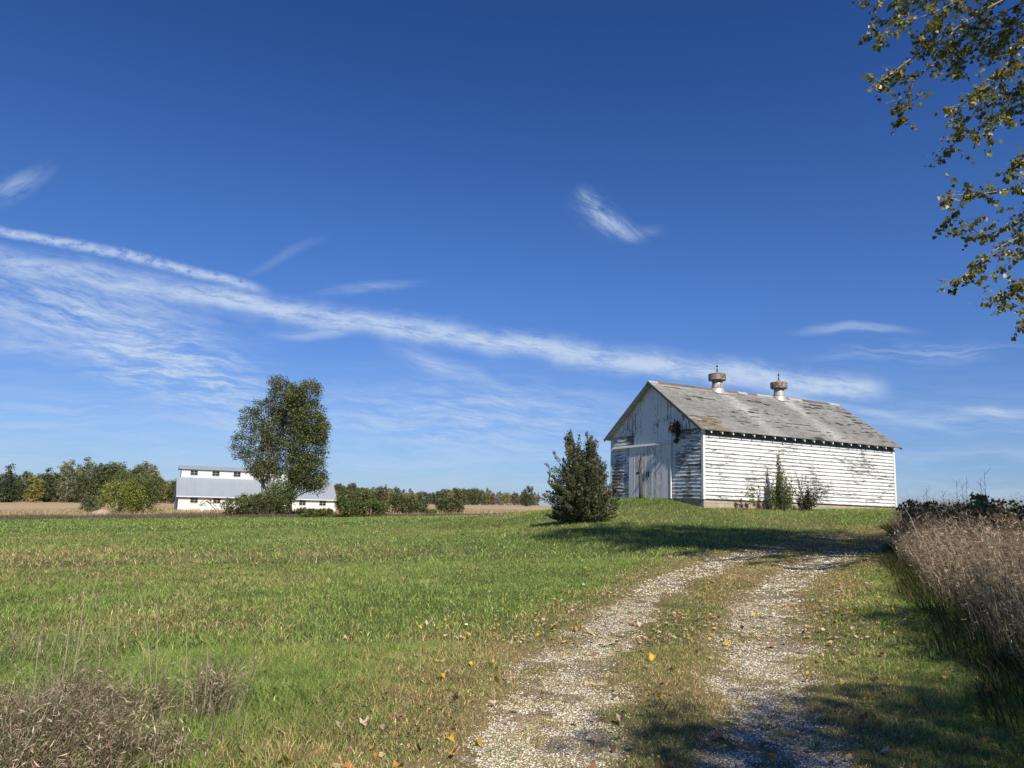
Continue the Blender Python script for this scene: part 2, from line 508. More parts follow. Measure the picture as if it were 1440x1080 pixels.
def paint_mat(name, peel, vertical=False, axis='x', white=.80, board=.2, edge=1.0, bluish=False, area=.5):
    """weathered white paint flaking off grey boards; grain runs along the boards"""
    m, g, b, out = mat(name)
    co = g.coord(); x, y, z = g.sep(co)
    al = x if axis == 'x' else y
    if vertical:
        st = g.vec(g.mul(al, 9.0), g.mul(z, 1.3), 0.0); st2 = g.vec(g.mul(al, 26.0), g.mul(z, 4.0), 0.0)
    else:
        st = g.vec(g.mul(al, 2.2), g.mul(z, 11.0), 0.0); st2 = g.vec(g.mul(al, 8.0), g.mul(z, 34.0), 0.0)
    big_ = g.noise(g.vec(al, z, 4.0), .55, 3, .6)
    n1 = g.noise(st, 1.0, 6, .72); n2 = g.noise(st2, 1.0, 4, .7)
    k = g.add(g.mul(n1, .7), g.mul(n2, .3))
    k = g.add(k, g.mul(g.sub(big_, .5), area))
    fr = g.m('FRACT', g.div(al if vertical else z, board))
    e = g.mul(g.mul(g.rng(fr, 0.0, .20, 1, 0), .12 * edge), g.noise(g.vec(g.mul(al, .9), g.mul(z, 5.0), 11.0), 1.0, 3, .6))       # paint fails first at the drip edge
    k = g.add(k, e)
    fl = g.noise(g.vec(g.mul(al, 16.0), g.mul(z, 46.0), 7.0) if not vertical else g.vec(g.mul(al, 46.0), g.mul(z, 14.0), 7.0), 1.0, 3, .6)
    bi = g.noise(g.vec(g.mul(al, .5), g.mul(g.m('FLOOR', g.div(al if vertical else z, board)), 7.3), 2.0), 1.0, 1, .5)
    k = g.add(k, g.add(g.mul(g.sub(bi, .5), .22), g.mul(g.sub(fl, .5), .20)))
    mask = g.rng(k, peel, peel + .03)
    wood_n = g.noise(g.vec(g.mul(al, 3.0 if not vertical else 40.0), g.mul(z, 40.0 if not vertical else 3.0), 1.0), 1.0, 5, .6)
    wood = g.mix(wood_n, (.055, .05, .045), (.24, .215, .185))
    pn = g.noise(co, 3.0, 4, .6)
    w = white
    paint = g.mix(pn, (w * .86, w * .87, w * .87), (w, w, w * .99))
    c = g.mix(mask, paint, wood)
    setin(g, b, 'Base Color', c); b.inputs['Roughness'].default_value = .7; b.inputs['Specular IOR Level'].default_value = .25
    bump(g, b, g.sub(g.mul(n2, .3), g.mul(mask, .8)), .5, .006)
    return m


# ------------------------------------------------------------------ ground sheet
def make_ground():
    F0, F1 = radians(38), radians(142)
    th = np.concatenate([np.linspace(F0, F1, 720, endpoint=False), np.linspace(F1, F0 + 2 * pi, 120, endpoint=False)])
    rr = np.concatenate([np.geomspace(.4, 3.0, 12, endpoint=False), np.geomspace(3.0, 160, 430, endpoint=False), np.geomspace(160, 6000, 60)])
    T, R = np.meshgrid(th, rr); X = R * np.cos(T); Y = R * np.sin(T)
    Z = HZ(X, Y)
    nR, nT = X.shape
    V = np.stack([X, Y, Z], -1).reshape(-1, 3)
    V = np.concatenate([V, [[0, 0, float(HZ(0, 0.01)[0])]]])
    i = np.arange(nR - 1)[:, None] * nT; j = np.arange(nT)[None]; j2 = (j + 1) % nT
    Q = np.stack([i + j, i + nT + j, i + nT + j2, i + j2], -1).reshape(-1, 4)[:, ::-1]
    Q = Q[:, ::-1]
    c = len(V) - 1; t0 = np.arange(nT); Tr = np.stack([np.full(nT, c), t0, (t0 + 1) % nT], -1)
    x, y = V[:, 0], V[:, 1]
    lw = lawn(x, y); gr = greenness(x, y); rm = rutmask(x, y)
    gc = np.array([.075, .095, .032]); bc = np.array([.16, .13, .065])
    col = bc + (gc - bc) * gr[:, None]
    fc = np.array([.36, .27, .17]) * (.85 + .3 * fbm(x * .05, y * .02, 51, 3))[:, None]
    wc = np.array([.20, .165, .11])
    edge = np.exp(-((y - np.interp(x, _lb[:, 0], _lb[:, 1]) - 7) / 8) ** 2)[:, None]
    fc = fc * (1 - edge) + wc * edge
    col = fc * (1 - lw[:, None]) + col * lw[:, None]
    m, g, b, out = mat('ground')
    co = g.coord()
    base = g.attr('col')
    n1 = g.noise(co, 9.0, 5, .65); n2 = g.noise(co, 60.0, 3, .6); n3 = g.noise(co, 1.1, 4, .6)
    k = g.add(g.mul(g.rng(n1, .3, .7), .5), g.add(g.mul(g.rng(n2, .3, .7), .3), g.mul(g.rng(n3, .3, .7), .35)))
    gcol = g.mix(1.0, base, g.mix(k, (.55, .55, .55), (1.35, 1.35, 1.3)), 'MULTIPLY')
    # corn rows in the stubble: lines of pale residue
    rut = g.attr('rut', 'Fac')
    vcol = g.voro(co, 58.0, 'F1', 'Color'); vx, vy, vz = g.sep(vcol)
    stone = g.mix(vx, (.26, .205, .13), (.52, .44, .31))
    vd = g.voro(co, 58.0, 'F1'); 
    stone = g.mix(g.rng(vd, .3, .75), stone, (.17, .14, .11))
    nn = g.noise(g.scale(co, 1.0, 1.6, 1.0), 4.5, 5, .65)
    soil = g.rng(g.add(g.mul(rut, .5), nn), .86, 1.02)
    gc2 = g.mix(soil, g.mix(n1, (.13, .10, .05), (.22, .175, .095)), stone)
    c = g.mix(g.rng(rut, .05, .35), gcol, gc2)
    setin(g, b, 'Base Color', c); b.inputs['Roughness'].default_value = .95; b.inputs['Specular IOR Level'].default_value = .1
    bump(g, b, g.add(g.mul(n1, .6), g.add(g.mul(n2, .25), g.mul(g.mul(vd, -.5), rut))), .8, .05)
    o = big('ground', V, [Q, Tr], m, col=col, smooth=True, extra={'rut': rm})
    tag(o, kind='structure')
    return o


make_ground()


# ------------------------------------------------------------------ blades, leaves, foliage
def unit(n):
    v = RNG.normal(size=(n, 3)); return v / np.linalg.norm(v, axis=1)[:, None]


def blades(x, y, z, h, w, lean, az, bendaz=None, segs=2, face=None):
    """curved tapering blades; returns V, faces, verts per blade"""
    n = len(x); fa = RNG.uniform(0, pi, n) if face is None else face
    sx, sy = np.cos(fa) * w / 2, np.sin(fa) * w / 2
    dx, dy = np.cos(az) * lean * h, np.sin(az) * lean * h
    rows = []
    for k in range(segs):
        t = k / segs; ww = 1 - .35 * t
        cx = x + dx * t * t; cy = y + dy * t * t; cz = z + h * t * (1 - .12 * lean * t)
        rows += [np.stack([cx - sx * ww, cy - sy * ww, cz], -1), np.stack([cx + sx * ww, cy + sy * ww, cz], -1)]
    rows.append(np.stack([x + dx, y + dy, z + h * np.sqrt(np.clip(1 - .45 * lean * lean, .15, 1))], -1))
    k = 2 * segs + 1
    V = np.stack(rows, 1).reshape(-1, 3)
    b = np.arange(n)[:, None] * k
    Q = [b + np.array([[2 * s, 2 * s + 1, 2 * s + 3, 2 * s + 2]]) for s in range(segs - 1)]
    T = b + np.array([[2 * segs - 2, 2 * segs - 1, 2 * segs]])
    return V, (np.concatenate(Q) if Q else np.zeros((0, 4), int)), T, k


def palette(n, pal, wts, jit=.18):
    pal = np.array(pal); wts = np.array(wts, float); i = RNG.choice(len(pal), n, p=wts / wts.sum())
    return pal[i] * (1 + RNG.normal(size=(n, 1)) * jit).clip(.45, 1.7) * (1 + RNG.normal(size=(n, 3)) * .05)


def grass_zone(r0, r1, n, h, w, segs, hvar=.5):
    th = RNG.uniform(radians(50), radians(130), n); r = np.sqrt(RNG.uniform(r0 ** 2, r1 ** 2, n))
    x = r * np.cos(th); y = r * np.sin(th)
    rm = rutmask(x, y); lw = lawn(x, y); cl = fbm(x * 3.2, y * 3.2, 61, 3); cr_ = fbm(x * 5, y * 5, 62, 4)
    keep = (RNG.random(n) < (1 - .95 * sstep(rm, .15, .9) * (1 - .8 * sstep(cr_, .50, .60)))) & (lw > .3)
    # keep out of the barn
    bx, by = barn_local(x, y)
    keep &= ~((bx > -.05) & (bx < BL + .05) & (by > -.05) & (by < BW + .05))
    x, y, rm, cl = x[keep], y[keep], rm[keep], cl[keep]; n = len(x)
    g_ = greenness(x, y); z = HZ(x, y) - .005
    pd = pathdist(x, y)
    hh = h * (1 - hvar / 2 + hvar * RNG.random(n)) * (.55 + .9 * cl) * (.45 + .55 * sstep(pd, 1.1, 2.8)) 
    hh *= 1 + .8 * np.exp(-((x + 3.4) / 1.9) ** 2 - ((y - 7) / 2.6) ** 2)
    gp = palette(n, [(.060, .105, .022), (.085, .135, .030), (.11, .155, .045), (.045, .075, .020)], [3, 3, 1.5, 2])
    bp = palette(n, [(.17, .135, .070), (.12, .10, .050), (.24, .20, .12), (.09, .10, .035)], [3, 3, 1.3, 2.4])
    pick = (RNG.random(n) < np.clip(.05 + 1.1 * g_, 0, .93))[:, None]
    c = np.where(pick, gp, bp)
    V, Q, T, k = blades(x, y, z, hh, w * RNG.uniform(.6, 1.3, n), RNG.uniform(.3, 1.4, n), RNG.uniform(0, 2 * pi, n), segs=segs)
    c = c * np.where(RNG.random(n) < .12, 1.6, 1)[:, None] * (.75 + .5 * fbm(x * 2.5, y * 2.5, 66, 3))[:, None]
    return V, Q, T, np.repeat(c, k, 0)


def join(parts):
    V, Fq, Ft, C, o = [], [], [], [], 0
    for v, q, t, c in parts:
        V.append(v); Fq.append(q + o); Ft.append(t + o); C.append(c); o += len(v)
    return np.concatenate(V), [np.concatenate(Fq), np.concatenate(Ft)], np.concatenate(C)


# barn frame
BO = np.array([10.037, 39.676]); BZ = CAMZ + .551; BTILT = .0071
BL, BW, BHW, BRID, BEAVE, OG, OE = 14.784, 8.464, 3.294, 6.704, 3.63, .374, .32
def barn_local(x, y):
    dx, dy = x - BO[0], y - BO[1]; c, s = cos(BYAW), sin(BYAW)
    return dx * c + dy * s, -dx * s + dy * c
def barn_world(a, b):
    c, s = cos(BYAW), sin(BYAW); return BO[0] + a * c - b * s, BO[1] + a * s + b * c


V, F, C = join([grass_zone(3.4, 9, 230000, .072, .0043, 2), grass_zone(9, 20, 200000, .08, .0085, 2),
                grass_zone(20, 52, 190000, .12, .022, 1), grass_zone(52, 125, 120000, .16, .06, 1)])
tag(big('grass', V, F, M_GRASS, col=C), kind='stuff')

def clover(n, r0, r1, sz):
    th = RNG.uniform(radians(52), radians(130), n); r = r0 + (r1 - r0) * RNG.random(n); x = r * np.cos(th); y = r * np.sin(th)
    k = fbm(x * .5, y * .5, 131, 4); q = (RNG.random(n) < sstep(k, .44, .60)) & (rutmask(x, y) < .1) & (lawn(x, y) > .5)
    bx, by = barn_local(x, y); q &= ~((bx > -.1) & (bx < BL + .1) & (by > -.1) & (by < BW + .1))
    x, y, r = x[q], y[q], r[q]; n = len(x); P = np.stack([x, y, HZ(x, y) + RNG.uniform(.02, .085, n)], -1)
    N = np.tile([0, 0, 1.0], (n, 1)) + unit(n) * .5; D = unit(n); D[:, 2] *= .3
    V, F, k_ = leaves(P, sz * RNG.uniform(.6, 1.4, n) * (.6 + r / 30), D, np.array([(0, 0, 0), (.45, .45, .06), (0, 1, 0), (-.45, .45, .06)]), np.array([[0, 1, 2, 3]]), N)
    return V, F, np.zeros((0, 3), int), np.repeat(palette(n, [(.028, .05, .016), (.04, .065, .02), (.055, .05, .03), (.09, .085, .05)], [3, 3, 1.4, .7]), k_, 0)


TEMPL_HEART = np.array([(0, 0, 0), (.42, .02, .07), (.52, .28, .10), (.30, .62, .06), (0, 1.0, -.04), (-.30, .62, .06), (-.52, .28, .10), (-.42, .02, .07)])
F_HEART = np.array([[0, 1, 2, 3], [0, 3, 4, 5], [0, 5, 6, 7]])
TEMPL_OVAL = np.array([(0, 0, 0), (.26, .35, .05), (0, 1, 0), (-.26, .35, .05)]); F_OVAL = np.array([[0, 1, 2, 3]])
TEMPL_WIDE = np.array([(0, 0, 0), (.45, .45, .06), (0, 1, 0), (-.45, .45, .06)])


def leaves(P, size, D=None, templ=TEMPL_OVAL, F=F_OVAL, N=None):
    n = len(P); D = unit(n) if D is None else D / (np.linalg.norm(D, axis=1)[:, None] + 1e-9)
    R = unit(n) if N is None else N
    S = np.cross(D, R); S /= np.linalg.norm(S, axis=1)[:, None] + 1e-9; N = np.cross(S, D)
    t = templ; s = np.broadcast_to(np.asarray(size, float), (n,))[:, None, None]
    V = P[:, None] + s * (t[None, :, 0:1] * S[:, None] + t[None, :, 1:2] * D[:, None] + t[None, :, 2:3] * N[:, None])
    k = len(t); b = np.arange(n)[:, None, None] * k
    return V.reshape(-1, 3), (b + F[None]).reshape(-1, F.shape[1]), k


V, F, C = join([clover(60000, 5, 24, .03), clover(60000, 24, 60, .035)])
tag(big('ground_weeds', V, F, M_GRASS, col=C), kind='stuff')


def clump_centres(env, n, surf=.55):
    """points inside a set of ellipsoids (cx,cy,cz,rx,ry,rz), biased outwards"""
    env = np.array(env, float); vol = (env[:, 3] * env[:, 4] * env[:, 5]) ** .8
    i = RNG.choice(len(env), n, p=vol / vol.sum()); d = unit(n); r = RNG.random(n) ** (1 / 3) * (1 - surf) + surf * RNG.random(n) ** .15
    r = np.minimum(r, 1)
    return env[i, :3] + d * env[i, 3:6] * r[:, None]


def crown_mesh(name, env, nclump, per, cr, leaf, pal, wts, parent, material=None, surf=.45, templ=TEMPL_WIDE, F=F_OVAL, up=.15, flat=.75, jit=.2, cj=.14):
    C = clump_centres(env, nclump, surf)
    rad = cr * RNG.uniform(.6, 1.3, nclump)
    tone = 1 + RNG.normal(size=nclump) * cj
    i = np.repeat(np.arange(nclump), per); n = len(i)
    off = unit(n) * (RNG.random(n) ** .5)[:, None] * rad[i][:, None]; off[:, 2] *= flat
    P = C[i] + off
    D = unit(n) + off / rad[i][:, None] * .8; D[:, 2] += up
    V, Fq, k = leaves(P, leaf * RNG.uniform(.65, 1.35, n), D, templ, F)
    c = palette(n, pal, wts, jit) * tone[i][:, None]
    o = big(name, V, Fq, material or M_LEAF, parent, col=np.repeat(c.clip(.004, 1), k, 0))
    return o, C


def limbs(mb, base, tips, r0, top, n=6, sag=.0, jitter=.15):
    """main stem from base to top, limbs to the tips"""
    base = Vector(base); top = Vector(top); H = (top - base).length
    mid = [base.lerp(top, t) + Vector((random.uniform(-1, 1), random.uniform(-1, 1), 0)) * (jitter * H * .06) * (0 if t in (0,) else 1) for t in (0, .2, .4, .6, .8, 1)]
    rad = [r0 * (1.25 if i == 0 else 1 - .17 * i) for i in range(6)]
    mb.tube(mid, rad, n + 2)
    for q in tips:
        q = Vector(q); h = (q.z - base.z) / max(H, .01); t = min(max(h * random.uniform(.3, .75), .12), .93)
        k = t * 5; a = mid[int(k)].lerp(mid[min(int(k) + 1, 5)], k - int(k))
        r = r0 * (1 - .8 * t) * random.uniform(.3, .5); m = a.lerp(q, .5) + Vector((random.uniform(-1, 1), random.uniform(-1, 1), random.uniform(-.2, 1))) * (q - a).length * .12
        m.z -= sag * (q - a).length
        mb.tube([a, a.lerp(m, .5) + Vector((0, 0, .03 * (q - a).length)), m, q], [r, r * .75, r * .5, r * .12], n - 1, cap=False)


def tree(name, label, cat, x, y, env, H, r0, nclump, per, cr, leaf, pal, wts, group=None, ntips=26, bark=None, rot=0, part='crown', trunks=((0, 0),), **kw):
    z = float(HZ(x, y)[0]); t = empty(name, (x, y, z - .05), (0, 0, rot)); tag(t, label, cat, group)
    o, Cc = crown_mesh(part, env, nclump, per, cr, leaf, pal, wts, t, **kw)
    mb = MB(); sel = Cc[RNG.choice(len(Cc), min(ntips, len(Cc)), replace=False)]
    for k, (tx, ty) in enumerate(trunks):
        mine = [q for j, q in enumerate(sel) if j % len(trunks) == k]
        s = 1 if k == 0 else random.uniform(.7, .95)
        mb_top = (tx * 2.2, ty * 2.2, H * .93 * s)
        limbs(mb, (tx * .35, ty * .35, 0), mine, r0 * s, mb_top)
    mb.build('trunk' if part == 'crown' else 'stems', bark or M_BARK, t, True)
    return t


def plume(name, label, x, y, tips, per, lr, leaf, pal, wts, base_r=.3, t0=.3, material=None, fir=False):
    """shrub of many rising stems, each feathered with its own leaves"""
    z = float(HZ(x, y)[0]); t = empty(name, (x, y, z - .04)); tag(t, label, 'shrub' if name == 'shrub' else 'bush')
    tips = np.array(tips); n = len(tips); B = np.stack([RNG.normal(size=n) * base_r, RNG.normal(size=n) * base_r, np.zeros(n)], -1)
    B[:, :2] += tips[:, :2] * .25
    M = B * .45 + tips * .55; M[:, 2] = tips[:, 2] * .42; M[:, :2] += tips[:, :2] * .12
    if fir:
        B = tips * np.array([.12, .12, .5]); B[:, 0] += np.where(tips[:, 0] > .1, .12, -.2) * tips[:, 2] / 3; M = B * .45 + tips * .55; M[:, 2] -= .12
    i = np.repeat(np.arange(n), per); u = (t0 + (1 - t0) * RNG.random(len(i)) ** .85)[:, None]
    c = (1 - u) ** 2 * B[i] + 2 * u * (1 - u) * M[i] + u * u * tips[i]
    off = unit(len(i)); off[:, 2] *= .7; c = c + off * lr * (1.15 - u) * (RNG.random(len(i)) ** .5)[:, None]
    tang = tips[i] - M[i]; tang /= np.linalg.norm(tang, axis=1)[:, None]
    V, F, k = leaves(c, leaf * RNG.uniform(.6, 1.35, len(i)), off + tang * .9, TEMPL_OVAL * np.array([1.25, 1, 1]), F_OVAL)
    tone = (1 + RNG.normal(size=n) * .2)[i]
    big('foliage', V, F, material or M_LEAF, t, col=np.repeat((palette(len(i), pal, wts, .22) * tone[:, None]).clip(.004, 1), k, 0))
    mb = MB()
    for a in range(n):
        P = [(1 - q) ** 2 * B[a] + 2 * q * (1 - q) * M[a] + q * q * tips[a] for q in (0, .33, .66, 1)]
        r = .006 + .006 * tips[a, 2]; mb.tube(P, [r, r * .75, r * .5, r * .2], 4, cap=False)
    if fir:
        for q in (-.62, .33): mb.tube([(0, 0, 0), (q * .4, 0, 1.2), (q * .8, 0, 2.4), (q, 0, 3.6)], [.07, .055, .035, .01], 7)
    mb.build('stems', M_BARK, t)
    return t


PG = [(.055, .085, .025), (.075, .105, .032), (.10, .125, .045), (.035, .055, .018)]
# ------------------------------------------------------------------ the weathered barn
M_SIDE = paint_mat('peeling_paint_long_wall', .548, False, 'x', .66, edge=3.6, area=.34)
M_GABH = paint_mat('peeling_paint_gable', .495, False, 'y', .74, edge=1.4, area=.5)
M_GABV = paint_mat('peeling_paint_gable_boards', .55, True, 'y', .82, board=.25, edge=.5, area=.35)
M_DOOR = paint_mat('weathered_door_paint', .56, True, 'y', .78, board=.16, edge=1.6, area=.1)
M_TRIM = solid('white_trim_paint', (.66, .66, .64), .6, 0, .1, 9)
M_GTRIM = solid('grey_trim_paint', (.50, .50, .48), .7, 0, .2, 9)
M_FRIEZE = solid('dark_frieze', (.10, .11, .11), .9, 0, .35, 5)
M_RAW = solid('bare_grey_wood', (.20, .185, .165), .9, 0, .4, 14, bumps=.4, stretch=(.3, .3, 1))
M_DARKIN = solid('dark_gap', (.02, .02, .02), 1, 0, .1)
M_SHING = colmat('weathered_shingle', .9, 30, .3, .4)


def make_block_mat():
    m, g, b, out = mat('concrete_block')
    co = g.coord(); x, y, z = g.sep(co); p = g.vec(g.add(x, y), z, 0.0)
    n = g.t.nodes.new('ShaderNodeTexBrick'); g.t.links.new(p, n.inputs['Vector'])
    n.inputs['Scale'].default_value = 1; n.inputs['Brick Width'].default_value = .42; n.inputs['Row Height'].default_value = .205
    n.inputs['Mortar Size'].default_value = .008; n.inputs['Color1'].default_value = (.44, .38, .29, 1); n.inputs['Color2'].default_value = (.36, .31, .24, 1)
    n.inputs['Mortar'].default_value = (.22, .19, .15, 1)
    k = g.noise(co, 5, 5, .65)
    setin(g, b, 'Base Color', g.mix(1.0, n.outputs[0], g.mix(k, (.65, .63, .6), (1.2, 1.2, 1.2)), 'MULTIPLY')); b.inputs['Roughness'].default_value = .95
    bump(g, b, g.sub(k, g.mul(n.outputs['Fac'], 1.5)), .5, .01)
    return m


M_BLOCK = make_block_mat()
m_, g_, b_, o_ = mat('galvanised_metal')
nn_ = g_.noise(g_.coord(), 5, 5, .65); rr_ = g_.rng(g_.noise(g_.scale(g_.coord(), 1, 1, .4), 3.2, 5, .7), .56, .66)
setin(g_, b_, 'Base Color', g_.mix(rr_, g_.mix(nn_, (.34, .33, .30), (.54, .53, .49)), (.19, .10, .055)))
setin(g_, b_, 'Metallic', .35); setin(g_, b_, 'Roughness', .5); M_GALV = m_
M_IRON = solid('dark_iron', (.04, .035, .03), .6, .4, .2)


m_, g_, b_, o_ = mat('rusted_cap_metal')
nn_ = g_.noise(g_.coord(), 4, 5, .7)
setin(g_, b_, 'Base Color', g_.mix(g_.rng(nn_, .42, .62), (.30, .28, .24), (.15, .085, .05))); setin(g_, b_, 'Metallic', .3); setin(g_, b_, 'Roughness', .6); M_CAP = m_


def make_barn():
    barn = empty('barn', (BO[0], BO[1], BZ), (0, BTILT, BYAW))
    tag(barn, 'old white wooden barn with flaking paint and grey shingle roof on the rise', 'barn')
    S = (BRID - BEAVE) / (BW / 2 + OE)
    rz = lambda y: BRID - S * abs(y - BW / 2)            # roof top surface
    # foundation
    f = MB(); f.box(.04, BL - .04, .04, .24, -1.2, -.005); f.box(.04, BL - .04, BW - .24, BW - .04, -1.2, -.005)
    f.box(.04, .24, .24, BW - .24, -1.2, -.005); f.box(BL - .24, BL - .04, .24, BW - .24, -1.2, -.005)
    f.build('foundation', M_BLOCK, barn)
    # long walls: lapped boards
    rnd = random.Random(3)
    def lap(mb, a0, a1, z0, z1, face, sgn, sp=.2):
        z = z0
        while z < z1 - .02:
            zt = min(z + sp, z1); a = a0
            while a < a1 - .01:
                b = min(a1, a + rnd.uniform(2.2, 4.9)); 
                if a1 - b < .6: b = a1
                lo = .042 + rnd.uniform(-.004, .008); dz = rnd.uniform(-.006, .006); dz2 = dz + rnd.uniform(-.006, .006)
                g0 = a + .003; g1 = b - .003
                face(mb, g0, g1, z + dz, z + dz2, zt + .012, lo, .006, sgn)
                a = b
            z += sp
    def face_x(mb, a, b, zl, zr, zt, lo, hi, sgn):     # board on a wall parallel to x; sgn -1 faces -y
        y0 = 0 if sgn < 0 else BW
        mb.quadbox([(a, y0 + sgn * lo, zl), (b, y0 + sgn * lo, zr), (b, y0 - sgn * .004, zr), (a, y0 - sgn * .004, zl),
                    (a, y0 + sgn * hi, zt), (b, y0 + sgn * hi, zt), (b, y0 - sgn * .004, zt), (a, y0 - sgn * .004, zt)])
    def face_y(mb, a, b, zl, zr, zt, lo, hi, sgn):
        x0 = 0 if sgn < 0 else BL
        mb.quadbox([(x0 + sgn * lo, a, zl), (x0 + sgn * lo, b, zr), (x0 - sgn * .004, b, zr), (x0 - sgn * .004, a, zl),
                    (x0 + sgn * hi, a, zt), (x0 + sgn * hi, b, zt), (x0 - sgn * .004, b, zt), (x0 - sgn * .004, a, zt)])
    top = rz(0) - .16
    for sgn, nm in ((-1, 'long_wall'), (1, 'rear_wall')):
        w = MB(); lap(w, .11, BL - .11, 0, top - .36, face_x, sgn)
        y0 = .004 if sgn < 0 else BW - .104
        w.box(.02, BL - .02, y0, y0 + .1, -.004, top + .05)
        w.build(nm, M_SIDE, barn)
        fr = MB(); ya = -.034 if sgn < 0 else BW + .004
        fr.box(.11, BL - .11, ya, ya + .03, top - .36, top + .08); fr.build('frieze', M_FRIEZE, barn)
    # gable ends
    for sgn, nm in ((-1, 'gable_wall'), (1, 'rear_gable_wall')):
        w = MB()
        zsp = 3.7
        if sgn < 0:
            lap(w, .11, 2.52, 0, 3.0, face_y, sgn); lap(w, .11, 2.60, 3.0, zsp, face_y, sgn)
            lap(w, 6.52, BW - .11, 0, 3.0, face_y, sgn); lap(w, 6.25, BW - .11, 3.0, zsp, face_y, sgn)
        else: lap(w, .11, BW - .11, 0, zsp, face_y, sgn)
        x0 = .004 if sgn < 0 else BL - .104
        poly = [(.106, -.003), (BW - .106, -.003), (BW - .106, rz(.106) - .15), (BW / 2, BRID - .15), (.106, rz(.106) - .15)]
        w.prism(poly, lambda p, q, t: (t, p, q), x0, x0 + .1)
        w.build(nm, M_GABH, barn)
        v = MB(); y = .12
        while y < BW - .14:
            yb = min(y + rnd.uniform(.2, .27), BW - .12)
            lo = 3.12 if (2.60 <= y and yb <= 6.30 and sgn < 0) else zsp + .01
            d = .024 + rnd.uniform(-.003, .008); xa = 0 - d if sgn < 0 else BL + .0
            h1, h2 = rz(y) - .13, rz(yb) - .13; lo += rnd.uniform(-.01, .01)
            ym = None
            if y < BW / 2 < yb: h1 = h2 = min(h1, h2)
            if h1 > lo + .02 and h2 > lo + .02:
                v.quadbox([(xa, y + .004, lo), (xa + d - .001, y + .004, lo), (xa + d - .001, yb - .004, lo), (xa, yb - .004, lo),
                           (xa, y + .004, h1), (xa + d - .001, y + .004, h1), (xa + d - .001, yb - .004, h2), (xa, yb - .004, h2)])
            y = yb
        v.build('gable_boards', M_GABV, barn)
    # hayloft hatches, edges proud of the boards
    for z0, z1 in ((3.35, 4.38), (4.62, 5.75)):
        h = MB(); y = 3.78
        for k in range(4):
            h.box(-.062, -.034, y + .004, y + .226, z0, z1); y += .23
        h.build('loft_hatch', M_GABV, barn)
    # corner boards
    for cx, sx in ((0, -1), (BL, 1)):
        for cy, sy in ((0, -1), (BW, 1)):
            c = MB(); a, b = sorted((cx + sx * .045, cx - sx * .105)); p, q = sorted((cy + sy * .045, cy + sy * .006))
            c.box(a, b, p, q, -.02, rz(0) - .14)
            a, b = sorted((cx + sx * .043, cx + sx * .006)); p, q = sorted((cy + sy * .005, cy - sy * .105))
            c.box(a, b, p, q, -.02, rz(0) - .16); c.build('corner_board', M_TRIM, barn)
    # sliding doors and their track
    for y0, y1 in ((2.56, 4.60), (4.66, 6.50)):
        d = MB(); y = y0
        while y < y1 - .02:
            yb = min(y + rnd.uniform(.13, .17), y1); e = rnd.uniform(0, .012)
            d.box(-.095 - e, -.065, y + .005, yb - .005, .02 + rnd.uniform(-.03, .02), 2.98); y = yb
        d.box(-.064, -.035, y0 + .02, y1 - .02, .03, 2.97)
        do = d.build('sliding_door', M_DOOR, barn)
        e = MB(); e.box(-.125, -.055, y0 - .045 if y0 < 4 else y0 + .0, y0 + .0045 if y0 < 4 else y0 + .0045, 0.0, 2.97)
        if y0 < 4: e.build('edge_trim', M_TRIM, do)
    k = MB(); k.box(-.125, -.11, 4.50, 4.56, 1.2, 1.5); k.box(-.125, -.11, 4.70, 4.76, 1.2, 1.5); k.build('door_handle', M_IRON, barn)
    t = MB(); t.quadbox([(-.17, 2.35, 2.99), (-.03, 2.35, 2.99), (-.03, 8.15, 2.95), (-.17, 8.15, 2.95), (-.15, 2.35, 3.10), (-.03, 2.35, 3.13), (-.03, 8.15, 3.10), (-.15, 8.15, 3.07)])
    t.build('door_track', M_TRIM, barn)
    # roof: sheathing with courses of shingles on it
    for side in (-1, 1):
        r = MB(); ye = -OE if side < 0 else BW + OE
        p = lambda y, dz: rz(y) + dz
        ym = BW / 2
        r.quadbox([(-OG, ye, p(ye, -.085)), (BL + OG, ye, p(ye, -.085)), (BL + OG, ym, p(ym, -.085)), (-OG, ym, p(ym, -.085)),
                   (-OG, ye, p(ye, -.05)), (BL + OG, ye, p(ye, -.05)), (BL + OG, ym, p(ym, -.05)), (-OG, ym, p(ym, -.05))] if side < 0 else
                  [(-OG, ym, p(ym, -.085)), (BL + OG, ym, p(ym, -.085)), (BL + OG, ye, p(ye, -.085)), (-OG, ye, p(ye, -.085)),
                   (-OG, ym, p(ym, -.05)), (BL + OG, ym, p(ym, -.05)), (BL + OG, ye, p(ye, -.05)), (-OG, ye, p(ye, -.05))])
        ro = r.build('roof', M_GTRIM, barn)
        s = MB(); nC = 40; run = BW / 2 + OE; yd = 1 if side < 0 else -1
        miss = set()
        for q in range(95 if side < 0 else 60):
            i = int(nC * rnd.random()); j = rnd.uniform(-OG, BL)
            # storm damage gathers near the ridge and at the far end
            if rnd.random() < .35: j = rnd.uniform(BL * .72, BL); i = int(nC * (1 - rnd.random() * .8))
            miss.add((i, round(j * 4) / 4))
